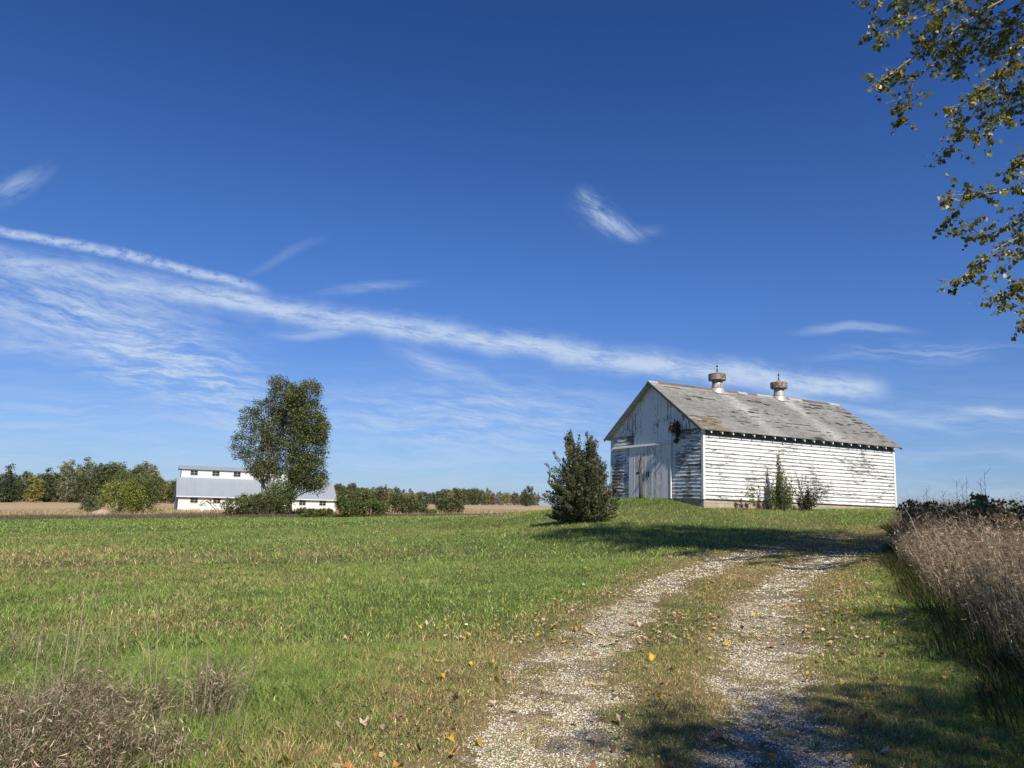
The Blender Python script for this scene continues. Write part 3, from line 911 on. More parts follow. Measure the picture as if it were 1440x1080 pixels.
        for i in range(nC):
            t0 = i / nC; t1 = min((i + 1.25) / nC, 1)
            y0 = ye + yd * run * t0 - yd * (.03 if i == 0 else 0); y1 = ye + yd * run * t1
            a = -OG - .02
            runs = []
            while a < BL + OG:
                b = min(a + rnd.uniform(.22, .5), BL + OG + .02)
                dark = any(mi == i and mj - .05 < (a + b) / 2 < mj + rnd.choice((.3, .5, 1.3)) for mi, mj in miss)
                v = .205 * rnd.uniform(.80, 1.18) * (1 + .1 * sin(a * .7 + i * .2))
                # pale streaks washed down the slope below the ventilators
                for vx in (4.76, 9.83):
                    dx = (a + b) / 2 - vx - .25; wdt = .55 + .35 * (1 - t0)
                    if abs(dx) < wdt * 1.2: v *= 1 + .75 * max(0, 1 - abs(dx) / (wdt * 1.2)) * (.55 + .45 * t0)
                if i > nC - 4: v *= 1.25
                c = (v * 1.0, v * .975, v * .93)
                if side < 0 and a < 1.5 - .02 * i and i < 11 and rnd.random() < .8: c = (v * .82, v * .66, v * .42)
                th = .03 + rnd.uniform(0, .012)
                if dark: c = (.035, .032, .03); th = .006
                rise0 = -.05 + th; rise1 = -.05 + .008
                e0 = y0 + yd * rnd.uniform(-.006, .012)
                za, zb = p(y0, 0), p(y1, 0)
                g0, g1 = a + .003, b - .003
                bot = [(g0, e0, za - .049), (g1, e0, za - .049), (g1, y1, zb - .049), (g0, y1, zb - .049)]
                tp = [(g0, e0, za + rise0), (g1, e0, za + rise0), (g1, y1, zb + rise1), (g0, y1, zb + rise1)]
                if side > 0: bot = [bot[k] for k in (3, 2, 1, 0)]; tp = [tp[k] for k in (3, 2, 1, 0)]
                s.quadbox(bot + tp, c)
                a = b
        s.build('shingles', M_SHING, ro)
    # ridge cap in lengths
    rc = MB(); a = -OG - .03
    while a < BL + OG:
        b = min(a + rnd.uniform(.5, 1.4), BL + OG + .03); k = rnd.choice(((.10, .08, .07), (.34, .33, .31), (.16, .11, .085), (.12, .10, .09)))
        h = rnd.uniform(0, .015)
        rc.prism([(BW / 2 - .16, rz(BW / 2 - .16) + .0), (BW / 2, BRID + .02 + h), (BW / 2 + .16, rz(BW / 2 + .16)), (BW / 2 + .15, rz(BW / 2 + .16) - .03), (BW / 2, BRID - .03), (BW / 2 - .15, rz(BW / 2 - .16) - .03)][::-1],
                 lambda p, q, t: (t, p, q), a, b - .004, k); a = b
    rc.build('ridge_cap', M_SHING, barn)
    # rake boards with a pale soffit behind
    for xx in (-OG, BL + OG - .03):
        for side in (-1, 1):
            r = MB(); ye = -OE if side < 0 else BW + OE; ym = BW / 2
            ends = (ye, ym) if side < 0 else (ym, ye)
            r.quadbox([(xx + .004, ends[0], rz(ends[0]) - .21), (xx + .026, ends[0], rz(ends[0]) - .21), (xx + .026, ends[1], rz(ends[1]) - .21), (xx + .004, ends[1], rz(ends[1]) - .21),
                       (xx + .004, ends[0], rz(ends[0]) - .087), (xx + .026, ends[0], rz(ends[0]) - .087), (xx + .026, ends[1], rz(ends[1]) - .087), (xx + .004, ends[1], rz(ends[1]) - .087)])
            r.build('rake_board', M_RAW, barn)
    # rafter tails
    n = 20
    for side in (-1, 1):
        for i in range(n):
            x = .30 + (BL - .60) * i / (n - 1); yw = 0 if side < 0 else BW; ye = yw + side * (OE - .03)
            yi = yw + side * .036
            r = MB(); za, zb = rz(yi) - .087, rz(ye) - .087
            P = [(x, ye, zb - .16), (x + .06, ye, zb - .16), (x + .06, yi, za - .16), (x, yi, za - .16), (x, ye, zb), (x + .06, ye, zb), (x + .06, yi, za), (x, yi, za)]
            if side > 0: P = [P[k] for k in (3, 2, 1, 0, 7, 6, 5, 4)]
            r.quadbox(P); r.build('rafter_tail', M_TRIM, barn)
    # ventilators on the ridge
    def vent(x):
        v = MB(); n = 28
        k0 = 0
        v.lathe([(.40, -.10), (.335, .16), (.315, .30), (.305, .52)], (x, BW / 2, BRID), n)
        vo = v.build('ventilator', M_GALV, barn, True)
        sk = MB()
        # flared skirt that straddles the ridge
        ring = []
        for r_, dz in ((.60, None), (.47, -.06), (.40, .02)):
            for j in range(n):
                t = 2 * pi * j / n; px, py = r_ * cos(t), r_ * sin(t)
                if dz is None:
                    q = r_ / max(abs(cos(t)), abs(sin(t))) * .86; px, py = q * cos(t), q * sin(t); z = BRID - S * abs(py) + .012
                else: z = BRID + dz - (S * abs(py) * .75 if dz < 0 else 0)
                sk.v.append((x + px, BW / 2 + py, z)); sk.c.append((1, 1, 1))
        for i in range(2):
            for j in range(n): sk.f.append((i * n + j, i * n + (j + 1) % n, (i + 1) * n + (j + 1) % n, (i + 1) * n + j))
        sk.build('flashing', M_GALV, vo, False)
        c = MB(); c.lathe([(.30, .50), (.48, .53), (.52, .56), (.53, .90), (.50, .93), (.28, .98), (.10, 1.02), (.06, 1.10)], (x, BW / 2, BRID), n)
        c.build('cap', M_CAP, vo)
        s = MB(); s.tube([(x, BW / 2, BRID + 1.08), (x, BW / 2, BRID + 1.34)], [.055, .012], 8); s.tube([(x, BW / 2, BRID + 1.3), (x, BW / 2, BRID + 1.72)], [.012, .006], 6)
        so_ = s.build('finial', M_IRON, vo)
        b = MB(); b.lathe([(.005, -.065), (.045, -.045), (.065, 0), (.045, .045), (.005, .065)], (x, BW / 2, BRID + 1.42), 12); b.build('glass_ball', M_IRON, vo, True)
    vent(4.76); vent(9.83)
    return barn


make_barn()

# dead vine clump under the rake
def nearby(a, b): return barn_world(a, b)
vx, vy = nearby(-.16, 2.02)
vn = empty('dead_vine', (vx, vy, BZ + 3.55)); tag(vn, 'rusty brown dead vine clump hanging on the barn gable under the roof edge', 'vine')
o, cc = crown_mesh('leaves', [(0, 0, .25, .30, .30, .35), (.05, .0, -.25, .15, .15, .35)], 60, 9, .12, .09, [(.032, .016, .011), (.02, .012, .009), (.075, .045, .028)], [3, 3, 1], vn, jit=.3)
mb = MB()
for q in cc[:24]: mb.tube([(0, 0, .1), Vector(q) * .6, q], [.012, .008, .003], 4)
mb.build('twigs', M_BARK, vn)

# snag in front of the doors
sx, sy = nearby(-.75, 4.35); sz = float(HZ(sx, sy)[0])
sn = empty('dead_tree', (sx, sy, sz - .05)); tag(sn, 'thin dead tree trunk with a broken stub in front of the barn doors', 'dead tree')
mb = MB(); mb.tube([(0, 0, 0), (.0, .02, .5), (-.05, .03, 1.2), (-.06, .05, 1.7), (-.02, .08, 2.3), (.03, .1, 2.9)], [.13, .115, .10, .085, .05, .02], 9)
mb.build('trunk', M_SNAG, sn, True)
for pts, r in (([(-.06, .04, 1.35), (-.16, .25, 1.5), (-.18, .42, 1.42)], [.06, .055, .05]), ([(-.04, .08, 2.2), (.1, -.3, 2.5), (.1, -.6, 2.75)], [.022, .014, .005]),
               ([(-.04, .07, 1.9), (-.1, .4, 2.2), (-.1, .55, 2.5)], [.022, .014, .005]), ([(-.06, .05, 1.6), (.05, -.4, 1.8), (.05, -.7, 2.1)], [.02, .012, .004])):
    mb = MB(); mb.tube(pts, r, 7); mb.build('branch', M_SNAG, sn, True)

# ------------------------------------------------------------------ shrubs by the long wall
rnd = random.Random(12)
x, y = nearby(4.35, -1.0); tips = [(rnd.gauss(-.02, .05), rnd.gauss(0, .05), rnd.uniform(2.3, 3.3)) for _ in range(7)]
tips += [(rnd.gauss(0, .42) * (1.3 - h * .38), rnd.gauss(0, .25), h) for h in [rnd.uniform(.5, 2.3) for _ in range(46)]] + [(-.85, 0, 1.55), (-.7, 0, 1.9), (-.62, 0, 1.1), (.6, 0, 1.7), (.5, 0, 1.2)]
plume('shrub', 'tall narrow green shrub growing against the long barn wall', x, y, tips, 90, .24, .085, [(.05, .075, .025), (.075, .10, .03), (.10, .12, .05), (.03, .045, .018)], [3, 3, 1.5, 2], .12, .12)
x, y = nearby(6.05, -1.0); tips = [(dx, rnd.gauss(0, .12), h) for dx, h in [(-.42, 2.1), (-.3, 1.7), (-.05, 1.95), (.12, 1.9), (.2, 1.6), (.5, 1.3), (.68, 1.9), (.85, 1.45), (-.5, 1.2), (.75, 1.15), (1.0, 1.1)]]
tips += [(rnd.gauss(.1, .3), rnd.gauss(0, .2), rnd.uniform(.4, 1.35)) for _ in range(30)]
plume('shrub', 'dark spreading shrub with bare upright tips against the long barn wall', x, y, tips, 80, .15, .075, [(.030, .038, .018), (.042, .052, .026), (.018, .026, .014)], [3, 3, 3], .12, .1)
x, y = nearby(2.35, -.9)
tree('weed', 'spindly leafy weed beside the barn foundation', 'plant', x, y, [(0, 0, .95, .25, .2, .35), (.05, 0, .4, .12, .1, .3)], 1.2, .010, 22, 7, .1, .09, PG, [2, 2, 1, 1], ntips=8, part='foliage')
for k, (a, w) in enumerate(((.0 + 1.45, .06), (1.75, .05), (2.0, .09), (2.2, .06), (2.6, .08), (2.8, .07), (3.0, .06), (3.3, .07))):
    x, y = nearby(a, -.75 - .1 * (k % 3)); h = (.42, .6, .5, .38, .62, .44, .55, .4)[k]
    tree('dock_weed', 'rusty brown seeded weed stalk in front of the block foundation', 'plant', x, y, [(0, 0, h * .65, w, w, h * .38)], h, .008, 16, 12, .06, .045,
         [(.085, .052, .034), (.06, .04, .028), (.12, .085, .055)], [3, 2, 1], group='rusty weed stalks along the barn foundation', ntips=5, part='seed_head', flat=1.3)

# ------------------------------------------------------------------ the big bush left of the barn
p = at(820, 735, 33)
rnd = random.Random(5); tips = []
for k in range(280):
    hz = .3 + 3.1 * rnd.random() ** 1.15; R_ = float(np.interp(hz, [.3, 1, 1.8, 2.6, 3.2, 3.6], [1.5, 1.6, 1.35, .95, .7, .3])) * (.35 + .65 * rnd.random() ** .5); a_ = rnd.uniform(0, 6.28)
    tips.append((R_ * cos(a_) * rnd.uniform(.95, 1.25) - .1, R_ * .85 * sin(a_), hz))
for k in range(13): tips += [(-.62 + rnd.gauss(0, .16), rnd.gauss(0, .2), 3.95 - abs(rnd.gauss(0, .35))), (.33 + rnd.gauss(0, .15), rnd.gauss(0, .2), 3.95 - abs(rnd.gauss(0, .35)))]
tips += [(-1.65, 0, 2.55), (-1.5, .1, 2.1), (1.7, 0, 1.9), (1.85, -.1, 1.5), (-1.75, 0, 1.2), (-1.3, 0, 3.0)]
plume('large_bush', 'large dark green bush with two pointed tops left of the weathered barn', p.x, p.y, tips, 150, .26, .085,
      [(.055, .068, .040), (.080, .095, .055), (.135, .15, .10), (.032, .042, .024)], [3, 3, 1.8, 2.2], t0=.12, fir=True)

# ------------------------------------------------------------------ the white monitor building
M_WB = solid('white_building_paint', (.64, .64, .62), .6, 0, .10, 2.2, stretch=(1, 1, .35))
M_WBG = solid('shaded_end_wall', (.30, .31, .32), .8, 0, .2, 3)  # white end walls greyed, their shade put into the colour
m_, g_, b_, o_ = mat('metal_roofing')
x_, y_, z_ = g_.sep(g_.coord()); fr_ = g_.m('FRACT', g_.div(x_, .61))
nn_ = g_.noise(g_.scale(g_.coord(), .8, .25, .25), 1.5, 4, .6)
setin(g_, b_, 'Base Color', g_.mix(g_.rng(fr_, .0, .08), (.24, .27, .30), g_.mix(nn_, (.24, .28, .32), (.33, .375, .42)))); setin(g_, b_, 'Roughness', .55); setin(g_, b_, 'Metallic', .2); M_MROOF = m_
M_GLASS = solid('dark_window', (.02, .022, .025), .15, 0, .2, spec=.6)
M_BROWN = solid('rusty_brown', (.10, .06, .04), .8, 0, .3)


def make_white():
    a = at(249, 719.5, 120); z0 = float(HZ(a.x, a.y)[0])
    t = empty('farm_building', (a.x, a.y, z0 - .12), (0, 0, .46)); tag(t, 'long white farm building with pale metal roof and a raised row of upper windows', 'farm building')
    L = 24.4; UL = 17.6
    w = MB(); w.box(0, L, 0, .15, .45, 2.68); w.build('front_wall', M_WB, t)
    f = MB(); f.box(.02, L - .02, .02, .17, -.8, .445); f.build('foundation', M_BLOCK, t)
    for x0, nm in ((0, 'end_wall'), (L - .15, 'end_wall')):
        e = MB(); poly = [(.16, -.5), (9.4, -.5), (9.4, 2.6), (3.75, 5.5), (.16, 2.7)]
        e.prism(poly, lambda p, q, s: (s, p, q), x0, x0 + .15); e.build(nm, M_WBG, t)
    b = MB(); b.box(0, L, 9.41, 9.55, -.5, 2.6); b.build('rear_wall', M_WB, t)
    def slab(p0, p1, x0, x1, th=.08):
        s = MB(); s.quadbox([(x0, p0[0], p0[1] - th), (x1, p0[0], p0[1] - th), (x1, p1[0], p1[1] - th), (x0, p1[0], p1[1] - th), (x0, p0[0], p0[1]), (x1, p0[0], p0[1]), (x1, p1[0], p1[1]), (x0, p1[0], p1[1])]); return s
    s = slab((-.4, 2.52), (3.48, 5.55), -.35, L + .35); s.build('lower_roof', M_MROOF, t)
    s = slab((3.77, 5.5), (9.9, 2.45), -.35, L + .35); s.build('rear_roof', M_MROOF, t)
    u = MB(); u.box(.3, UL, 3.5, 3.62, 5.3, 6.9); u.build('upper_wall', M_WB, t)
    for x0 in (.3, UL - .15):
        e = MB(); e.prism([(3.63, 5.3), (5.6, 4.5), (5.6, 6.7), (4.4, 7.3), (3.63, 6.95)], lambda p, q, s: (s, p, q), x0, x0 + .15); e.build('upper_end_wall', M_WBG, t)
    s = slab((3.2, 6.93), (4.4, 7.45), -.1, UL + .3); s.build('upper_roof', M_MROOF, t)
    s = slab((4.41, 7.45), (5.9, 6.8), -.1, UL + .3); s.build('upper_rear_roof', M_MROOF, t)
    tr = MB(); tr.box(-.36, L + .36, -.44, -.405, 2.42, 2.56); tr.build('fascia', M_TRIM, t)
    def window(x, y, z, W=1.2, H=.85):
        m = MB(); fw = .07
        m.box(x - W / 2, x + W / 2, y - .05, y - .003, z, z + fw); m.box(x - W / 2, x + W / 2, y - .05, y - .003, z + H - fw, z + H)
        m.box(x - W / 2, x - W / 2 + fw, y - .05, y - .003, z + fw, z + H - fw); m.box(x + W / 2 - fw, x + W / 2, y - .05, y - .003, z + fw, z + H - fw)
        m.box(x - .02, x + .02, y - .045, y - .003, z + fw, z + H - fw)
        m.box(x - W / 2 + fw, x - .02, y - .045, y - .003, z + H / 2 - .015, z + H / 2 + .015); m.box(x + .02, x + W / 2 - fw, y - .045, y - .003, z + H / 2 - .015, z + H / 2 + .015)
        wo = m.build('window', M_GTRIM, t)
        g = MB(); g.box(x - W / 2 + fw - .01, x + W / 2 - fw + .01, y - .02, y - .002, z + fw - .01, z + H - fw + .01); g.build('pane', M_GLASS, wo)
    for k in range(7): window(2.3 + 3.35 * k, 0, 1.5)
    for k in range(5): window(2.2 + 3.3 * k, 3.5, 5.88)
    d = MB(); d.box(3.05, 4.05, -.07, -.003, -.1, 1.15); d.build('door', M_WB, t)
    c = MB(); c.tube([(3.2, -.5, 1.55), (4.1, -.5, 2.35), (5.6, -.6, 1.0)], [.05, .05, .05], 6); c.tube([(4.1, -.5, 2.3), (4.8, -.5, 1.9)], .09, 6)
    c.tube([(3.0, -.3, 1.35), (4.1, -.3, 1.42)], .05, 6); c.build('conveyor', M_BROWN, t)
    return t


make_white()
p = at(467, 720, 118); z = float(HZ(p.x, p.y)[0])
mb = MB(); mb.lathe([(.55, 0), (.55, .5), (.42, .75), (.15, .9), (.1, 1.35), (.02, 1.5)], (0, 0, 0), 14)
tag(mb.build('feed_bin', M_WB, None, True, (p.x, p.y, z)), 'small pale cone topped bin right of the white farm building', 'bin')

# ------------------------------------------------------------------ the two tall trees and the bushes round them
DKG = [(.050, .066, .028), (.075, .090, .036), (.11, .125, .05), (.030, .042, .020)]
p = at(374, 722, 108)
tree('tree', 'tall thin crowned tree with bare grey limbs showing on its left side', 'tree', p.x, p.y,
     [(1.2, 0, 16.5, 2.0, 2.4, 3.0), (2.2, 0, 14.5, 1.6, 2, 3.5), (-1.6, 0, 14.8, 1.4, 1.8, 1.8), (-2.3, 0, 7.6, 1.5, 1.6, 1.4), (.9, 0, 12, 2.4, 2.6, 3.2), (-3.3, 0, 13.2, 1.5, 2, 2.2), (-4.0, 0, 9.6, 1.6, 2, 2.2), (.5, 0, 8.2, 2.6, 2.4, 2.8), (-1.0, 0, 6.2, 2.2, 2.2, 1.6), (-1.5, 0, 11, 1.6, 2, 2.4), (.2, 0, 18.6, 1.1, 1.4, 1.2)],
     19, .30, 1150, 26, .7, .17, DKG, [3, 3, 1.5, 2], ntips=90, bark=M_BARKP, trunks=((0, 0), (-.9, .2), (.7, 0)), surf=.3, cj=.2)
p = at(406, 723, 104)
tree('tree', 'tall dense dark green tree in front of the white farm building', 'tree', p.x, p.y,
     [(1.2, 0, 4.6, 1.5, 1.5, 1.6), (3.3, 0, 4.8, 1.7, 1.6, 1.8), (-.2, 0, 16.2, 1.5, 1.8, 2.0), (1.6, 0, 16.6, 1.72, 2.4, 2.3), (1.85, 0, 13, 2.24, 2.8, 3.2), (2.44, 0, 9.4, 2.24, 2.8, 3.0), (2.35, 0, 6.3, 2.24, 2.6, 2.2), (3.28, 0, 5.2, 1.46, 1.8, 1.7), (2.69, 0, 12, 1.98, 2.2, 2.6), (0.5, 0, 11, 1.72, 2.2, 4), (0.17, 0, 15.6, 1.38, 2, 2.4), (0.67, 0, 6.5, 1.72, 2, 2.6), (3.28, 0, 11.2, 1.12, 1.6, 1.6)],
     18, .36, 1350, 28, .75, .175, DKG + [(.10, .125, .045)], [3, 3, 1.5, 2, .8], ntips=50, surf=.45, cj=.24)


def bush(label, u, v, Y, hw, h, pal=PG, wts=(3, 3, 1.5, 2), leaf=.16, n=110, per=24, group=None, name='bush', cat='bush', spiky=0):
    p = at(u, v, Y); env = [(0, 0, h * .42, hw, hw * .8, h * .42)]
    rr_ = random.Random(int(u * 7 + v))
    for k in range(6): env.append((rr_.uniform(-.8, .8) * hw, 0, h * rr_.uniform(.35, .75), hw * .38, hw * .4, h * rr_.uniform(.2, .34)))
    return tree(name, label, cat, p.x, p.y, env, h * .9, .05 + h * .012, int(n * 1.6), per, h * .12, leaf, pal, list(wts), group, ntips=18, part='foliage', trunks=((0, 0), (.3, .1), (-.3, 0)), surf=.4, up=.6, flat=1.1, cj=.22)


bush('low green bush left of the trunks in front of the white farm building', 342, 722, 104, 3.0, 3.3, DKG, n=150)
bush('rounded bush between the two tall tree trunks', 390, 722, 103, 2.2, 5.2, n=150)
bush('dark bush at the foot of the tall dense tree', 365, 724, 102, 3.0, 3.0, DKG, n=150)
bush('sprawling bush right of the tall trees by the lower windows', 440, 724, 101, 2.4, 1.2, PG, n=110)
YG = [(.10, .135, .03), (.13, .16, .04), (.065, .095, .025), (.16, .17, .05)]
bush('bright yellow green bush in front of the left tree line', 168, 720, 112, 3.4, 5.8, YG, n=240)
bush('rounded green bush touching the bright bush on its right', 195, 722, 114, 3.4, 6.4, PG, n=240)
bush('small grey green bush left of the bright bush', 130, 717, 120, 2.0, 3.2, [(.07, .085, .05), (.05, .065, .035), (.10, .11, .07)], (2, 2, 1), n=90)
bush('leafy green bush just right of the white farm building', 491, 725, 98, 1.6, 2.7, PG, n=120)
bush('broad green bush right of the leafy bush at the lawn edge', 524, 725, 98, 2.3, 2.3, PG, n=130)
bush('tall olive bush behind the lawn edge bushes', 503, 716, 150, 3.6, 4.3, DKG, n=120, leaf=.26)
bush('green bush standing alone in the middle of the field edge', 571, 723, 108, 2.7, 3.0, DKG, n=150)
bush('dark rounded bush at the right edge of the stubble field', 633, 724, 105, 1.95, 2.6, DKG, n=130)
bush('low bush left of the dark rounded bush', 605, 725, 103, 1.0, .9, PG, n=60)

# boulder by the bright bush
p = at(141, 722, 104); z = float(HZ(p.x, p.y)[0]); mb = MB()
prof = [(1.05, -.2), (1.0, .35), (.75, .72), (.35, .92), (.02, .96)]
mb.lathe(prof, (0, 0, 0), 14); mb.v = [(x * 1.25 * (1 + .18 * sin(3 * y + z * 4)), y, z * (1 + .2 * sin(2.3 * x))) for x, y, z in mb.v]
tag(mb.build('boulder', M_SOIL, None, True, (p.x, p.y, z)), 'pinkish tan boulder at the foot of the bright green bush', 'boulder')

# ------------------------------------------------------------------ tree lines, each tree a thing
protos = []
def proto(kind, H):
    e = {'round': [(0, 0, H * .55, H * .27, H * .27, H * .38), (H * .1, 0, H * .8, H * .15, H * .15, H * .2), (-H * .12, 0, H * .45, H * .2, H * .2, H * .3), (0, 0, H * .2, H * .26, H * .26, H * .2)],
         'slim': [(0, 0, H * .3, H * .16, H * .16, H * .3), (0, 0, H * .62, H * .14, H * .14, H * .3), (H * .03, 0, H * .88, H * .07, H * .07, H * .13)],
         'cone': [(0, 0, H * .22, H * .22, H * .22, H * .22), (0, 0, H * .5, H * .14, H * .14, H * .25), (0, 0, H * .8, H * .06, H * .06, H * .2)]}[kind]
    return e
KIND = {
    'dark_oak': ('round', [(0.048, 0.069, 0.030), (0.069, 0.088, 0.037), (0.100, 0.112, 0.050), (0.031, 0.045, 0.021)], 150, M_BARK, 'dark green broadleaf tree'),
    'poplar': ('slim', [(0.125, 0.144, 0.094), (0.163, 0.175, 0.125), (0.094, 0.112, 0.069)], 85, M_BARKP, 'slender grey green poplar'),
    'spruce': ('cone', [(0.027, 0.045, 0.025), (0.044, 0.062, 0.035)], 110, M_BARK, 'dark pointed evergreen'),
    'gold_tree': ('round', [(0.150, 0.163, 0.044), (0.112, 0.138, 0.037), (0.200, 0.175, 0.062)], 120, M_BARK, 'yellowing broadleaf tree'),
    'brown_tree': ('slim', [(0.138, 0.106, 0.056), (0.100, 0.094, 0.050), (0.075, 0.081, 0.044)], 90, M_BARKP, 'brownish thin tree'),
}
PROTO = {}
def line_tree(kind, u, v, Y, H, label, group):
    p = at(u, v, Y); z = float(HZ(p.x, p.y)[0])
    key = kind + str(int(RNG.integers(3)))
    if key not in PROTO:
        sh, pal, nc, bark, _ = KIND[kind]
        t = tree('tree', label, 'tree', p.x, p.y, proto(sh, 14.0), 13, .2, int(nc * 1.3), 22, .8, .42, pal, [1] * len(pal), group, ntips=16, bark=bark, surf=.35, cj=.22)
        PROTO[key] = t
    else:
        s = PROTO[key]; t = s.copy(); COL.objects.link(t)
        for ch in list(s.children):
            c = ch.copy(); COL.objects.link(c); c.parent = t
    t.location = (p.x, p.y, z - .1); t.rotation_euler = (0, 0, RNG.uniform(0, 6.28)); k = H / 14
    t.scale = (k * RNG.uniform(.9, 1.2), k * RNG.uniform(.9, 1.2), k); tag(t, label, 'tree', group)


gl = 'trees in the wood beyond the left field'; gm = 'trees in the low distant line across the field'
seq = [(-35, 'dark_oak', 14), (-12, 'spruce', 18), (8, 'spruce', 19), (20, 'dark_oak', 14), (33, 'dark_oak', 15), (46, 'gold_tree', 13.5), (55, 'dark_oak', 15), (64, 'spruce', 17.5), (74, 'dark_oak', 15),
       (84, 'poplar', 20), (92, 'poplar', 20.5), (99, 'brown_tree', 18), (107, 'poplar', 20), (114, 'dark_oak', 16), (120, 'poplar', 22), (129, 'brown_tree', 16), (138, 'dark_oak', 22), (148, 'dark_oak', 23), (157, 'dark_oak', 21),
       (166, 'poplar', 20), (176, 'gold_tree', 19.5), (186, 'dark_oak', 20), (196, 'poplar', 21), (205, 'poplar', 20), (212, 'poplar', 19), (221, 'dark_oak', 16), (232, 'gold_tree', 13), (243, 'dark_oak', 13), (255, 'brown_tree', 13), (268, 'dark_oak', 13),
       (282, 'dark_oak', 12), (300, 'gold_tree', 11), (318, 'dark_oak', 12), (-60, 'dark_oak', 14), (-85, 'gold_tree', 13), (-110, 'dark_oak', 15)]

ORD = ['leftmost', 'second', 'third', 'fourth', 'fifth', 'sixth', 'seventh', 'eighth', 'ninth', 'tenth', 'eleventh', 'twelfth', 'thirteenth', 'fourteenth', 'fifteenth', 'sixteenth', 'seventeenth', 'eighteenth',
       'nineteenth', 'twentieth', 'twenty-first', 'twenty-second', 'twenty-third', 'twenty-fourth', 'twenty-fifth', 'twenty-sixth', 'twenty-seventh', 'twenty-eighth', 'twenty-ninth', 'thirtieth']
def plant_line(items, where, group):
    cnt = {}
    for u, v, Y, k, H, back in sorted(items):
        key = (k, back)
        if u < 3: line_tree(k, u, v, Y, H, KIND[k][4] + ' past the left edge of ' + where, group); continue
        c = cnt.get(key, 0); cnt[key] = c + 1
        line_tree(k, u, v, Y, H, '%s %s %s from the left in %s' % (ORD[min(c, 29)], 'lower rear' if back else '', KIND[k][4], where) if c else 'leftmost %s %s in %s' % ('lower rear' if back else '', KIND[k][4], where), group)
    for t in COL.objects:
        if 'label' in t: t['label'] = ' '.join(t['label'].split())
items = []
for i, (u, k, H) in enumerate(seq):
    items.append((u, 705, 400 + 18 * sin(i * 2.3), k, H * (1.08 if u < 80 else .97) * (1.1 if k == 'poplar' else 1), 0))
    items.append((u + 5, 704.5, 432 + 9 * sin(i), 'dark_oak' if i % 4 else 'brown_tree', H * .85, 1))
plant_line(items, 'the far left wood', gl)
items = []; u = 462; i = 0
while u < 756:
    k = random.choice(['dark_oak', 'dark_oak', 'brown_tree', 'brown_tree', 'poplar', 'gold_tree'])
    hpx = 21 + 3 * sin(u * .05) + random.uniform(-2, 4) + (8 if u < 500 else 0) - (1.5 if u > 560 else 0)
    Y = 600 + random.uniform(-30, 40); i += 1
    items.append((u, 710, Y, k, hpx * 1.0 * Y / FPX, i % 2)); u += random.uniform(2.6, 4.6)
plant_line(items, 'the low distant tree line', gm)
line_tree('dark_oak', 742, 711, 520, 15, 'single rounded dark tree standing taller at the right end of the distant line', gm)
items = []; u = 330
while u < 462: items.append((u, 708, 480 + random.uniform(0, 60), random.choice(['dark_oak', 'brown_tree']), 10, 0)); u += 9
plant_line(items, 'the line glimpsed behind the farm building', gm)

# ------------------------------------------------------------------ rough strip, stubble
def scatter_poly(n, x0, x1, y0, y1): return RNG.uniform(x0, x1, n), RNG.uniform(y0, y1, n)
n = 60000; x = RNG.uniform(-90, 12, n); e = np.interp(x, _lb[:, 0], _lb[:, 1]); y = e + RNG.uniform(-1.5, 14, n) * RNG.random(n) ** .6
k = fbm(x * .3, y * .3, 71, 3); keep = (k > .36) & (RNG.random(n) < np.where(x > -18, .55, 1)) & (HZ(x, y) > -99); x, y, k = x[keep], y[keep], k[keep]; n = len(x)
h = (.1 + .62 * k) * RNG.uniform(.4, 1.2, n) * np.where(x > -20, .75, 1)
V, Q, T, kk = blades(x, y, HZ(x, y), h, RNG.uniform(.03, .09, n), RNG.uniform(.1, .6, n), RNG.uniform(0, 6.28, n), segs=1)
c = palette(n, [(.19, .15, .115), (.13, .105, .08), (.10, .105, .045), (.25, .20, .12), (.16, .15, .05)], [3, 3, 2, 1, .6])
tag(big('field_weeds', V, [Q, T] if len(Q) else T, M_DRY, col=np.repeat(c, kk, 0)), kind='stuff')

n = 90000; x = RNG.uniform(-130, 20, n); y = 90 + 250 * RNG.random(n) ** 1.6
row = .76 * 4; yy = np.round((y * .92 + x * .39) / row) * row; y2 = (yy - x * .39) / .92 + RNG.normal(size=n) * .25
lw = lawn(x, y2); keep = (lw < .1) & (y2 > np.interp(x, _lb[:, 0], _lb[:, 1]) + 7); x, y = x[keep], y2[keep]; n = len(x)
h = RNG.uniform(.2, .55, n) * (1 + .5 * (y < 140)); 
V, Q, T, kk = blades(x, y, HZ(x, y), h, RNG.uniform(.04, .14, n), RNG.uniform(.1, .9, n), RNG.uniform(0, 6.28, n), segs=1)
c = palette(n, [(.42, .32, .20), (.33, .24, .14), (.50, .40, .27)], [3, 3, 1.5])
tag(big('corn_stubble', V, T, M_DRY, col=np.repeat(c, kk, 0)), kind='stuff')

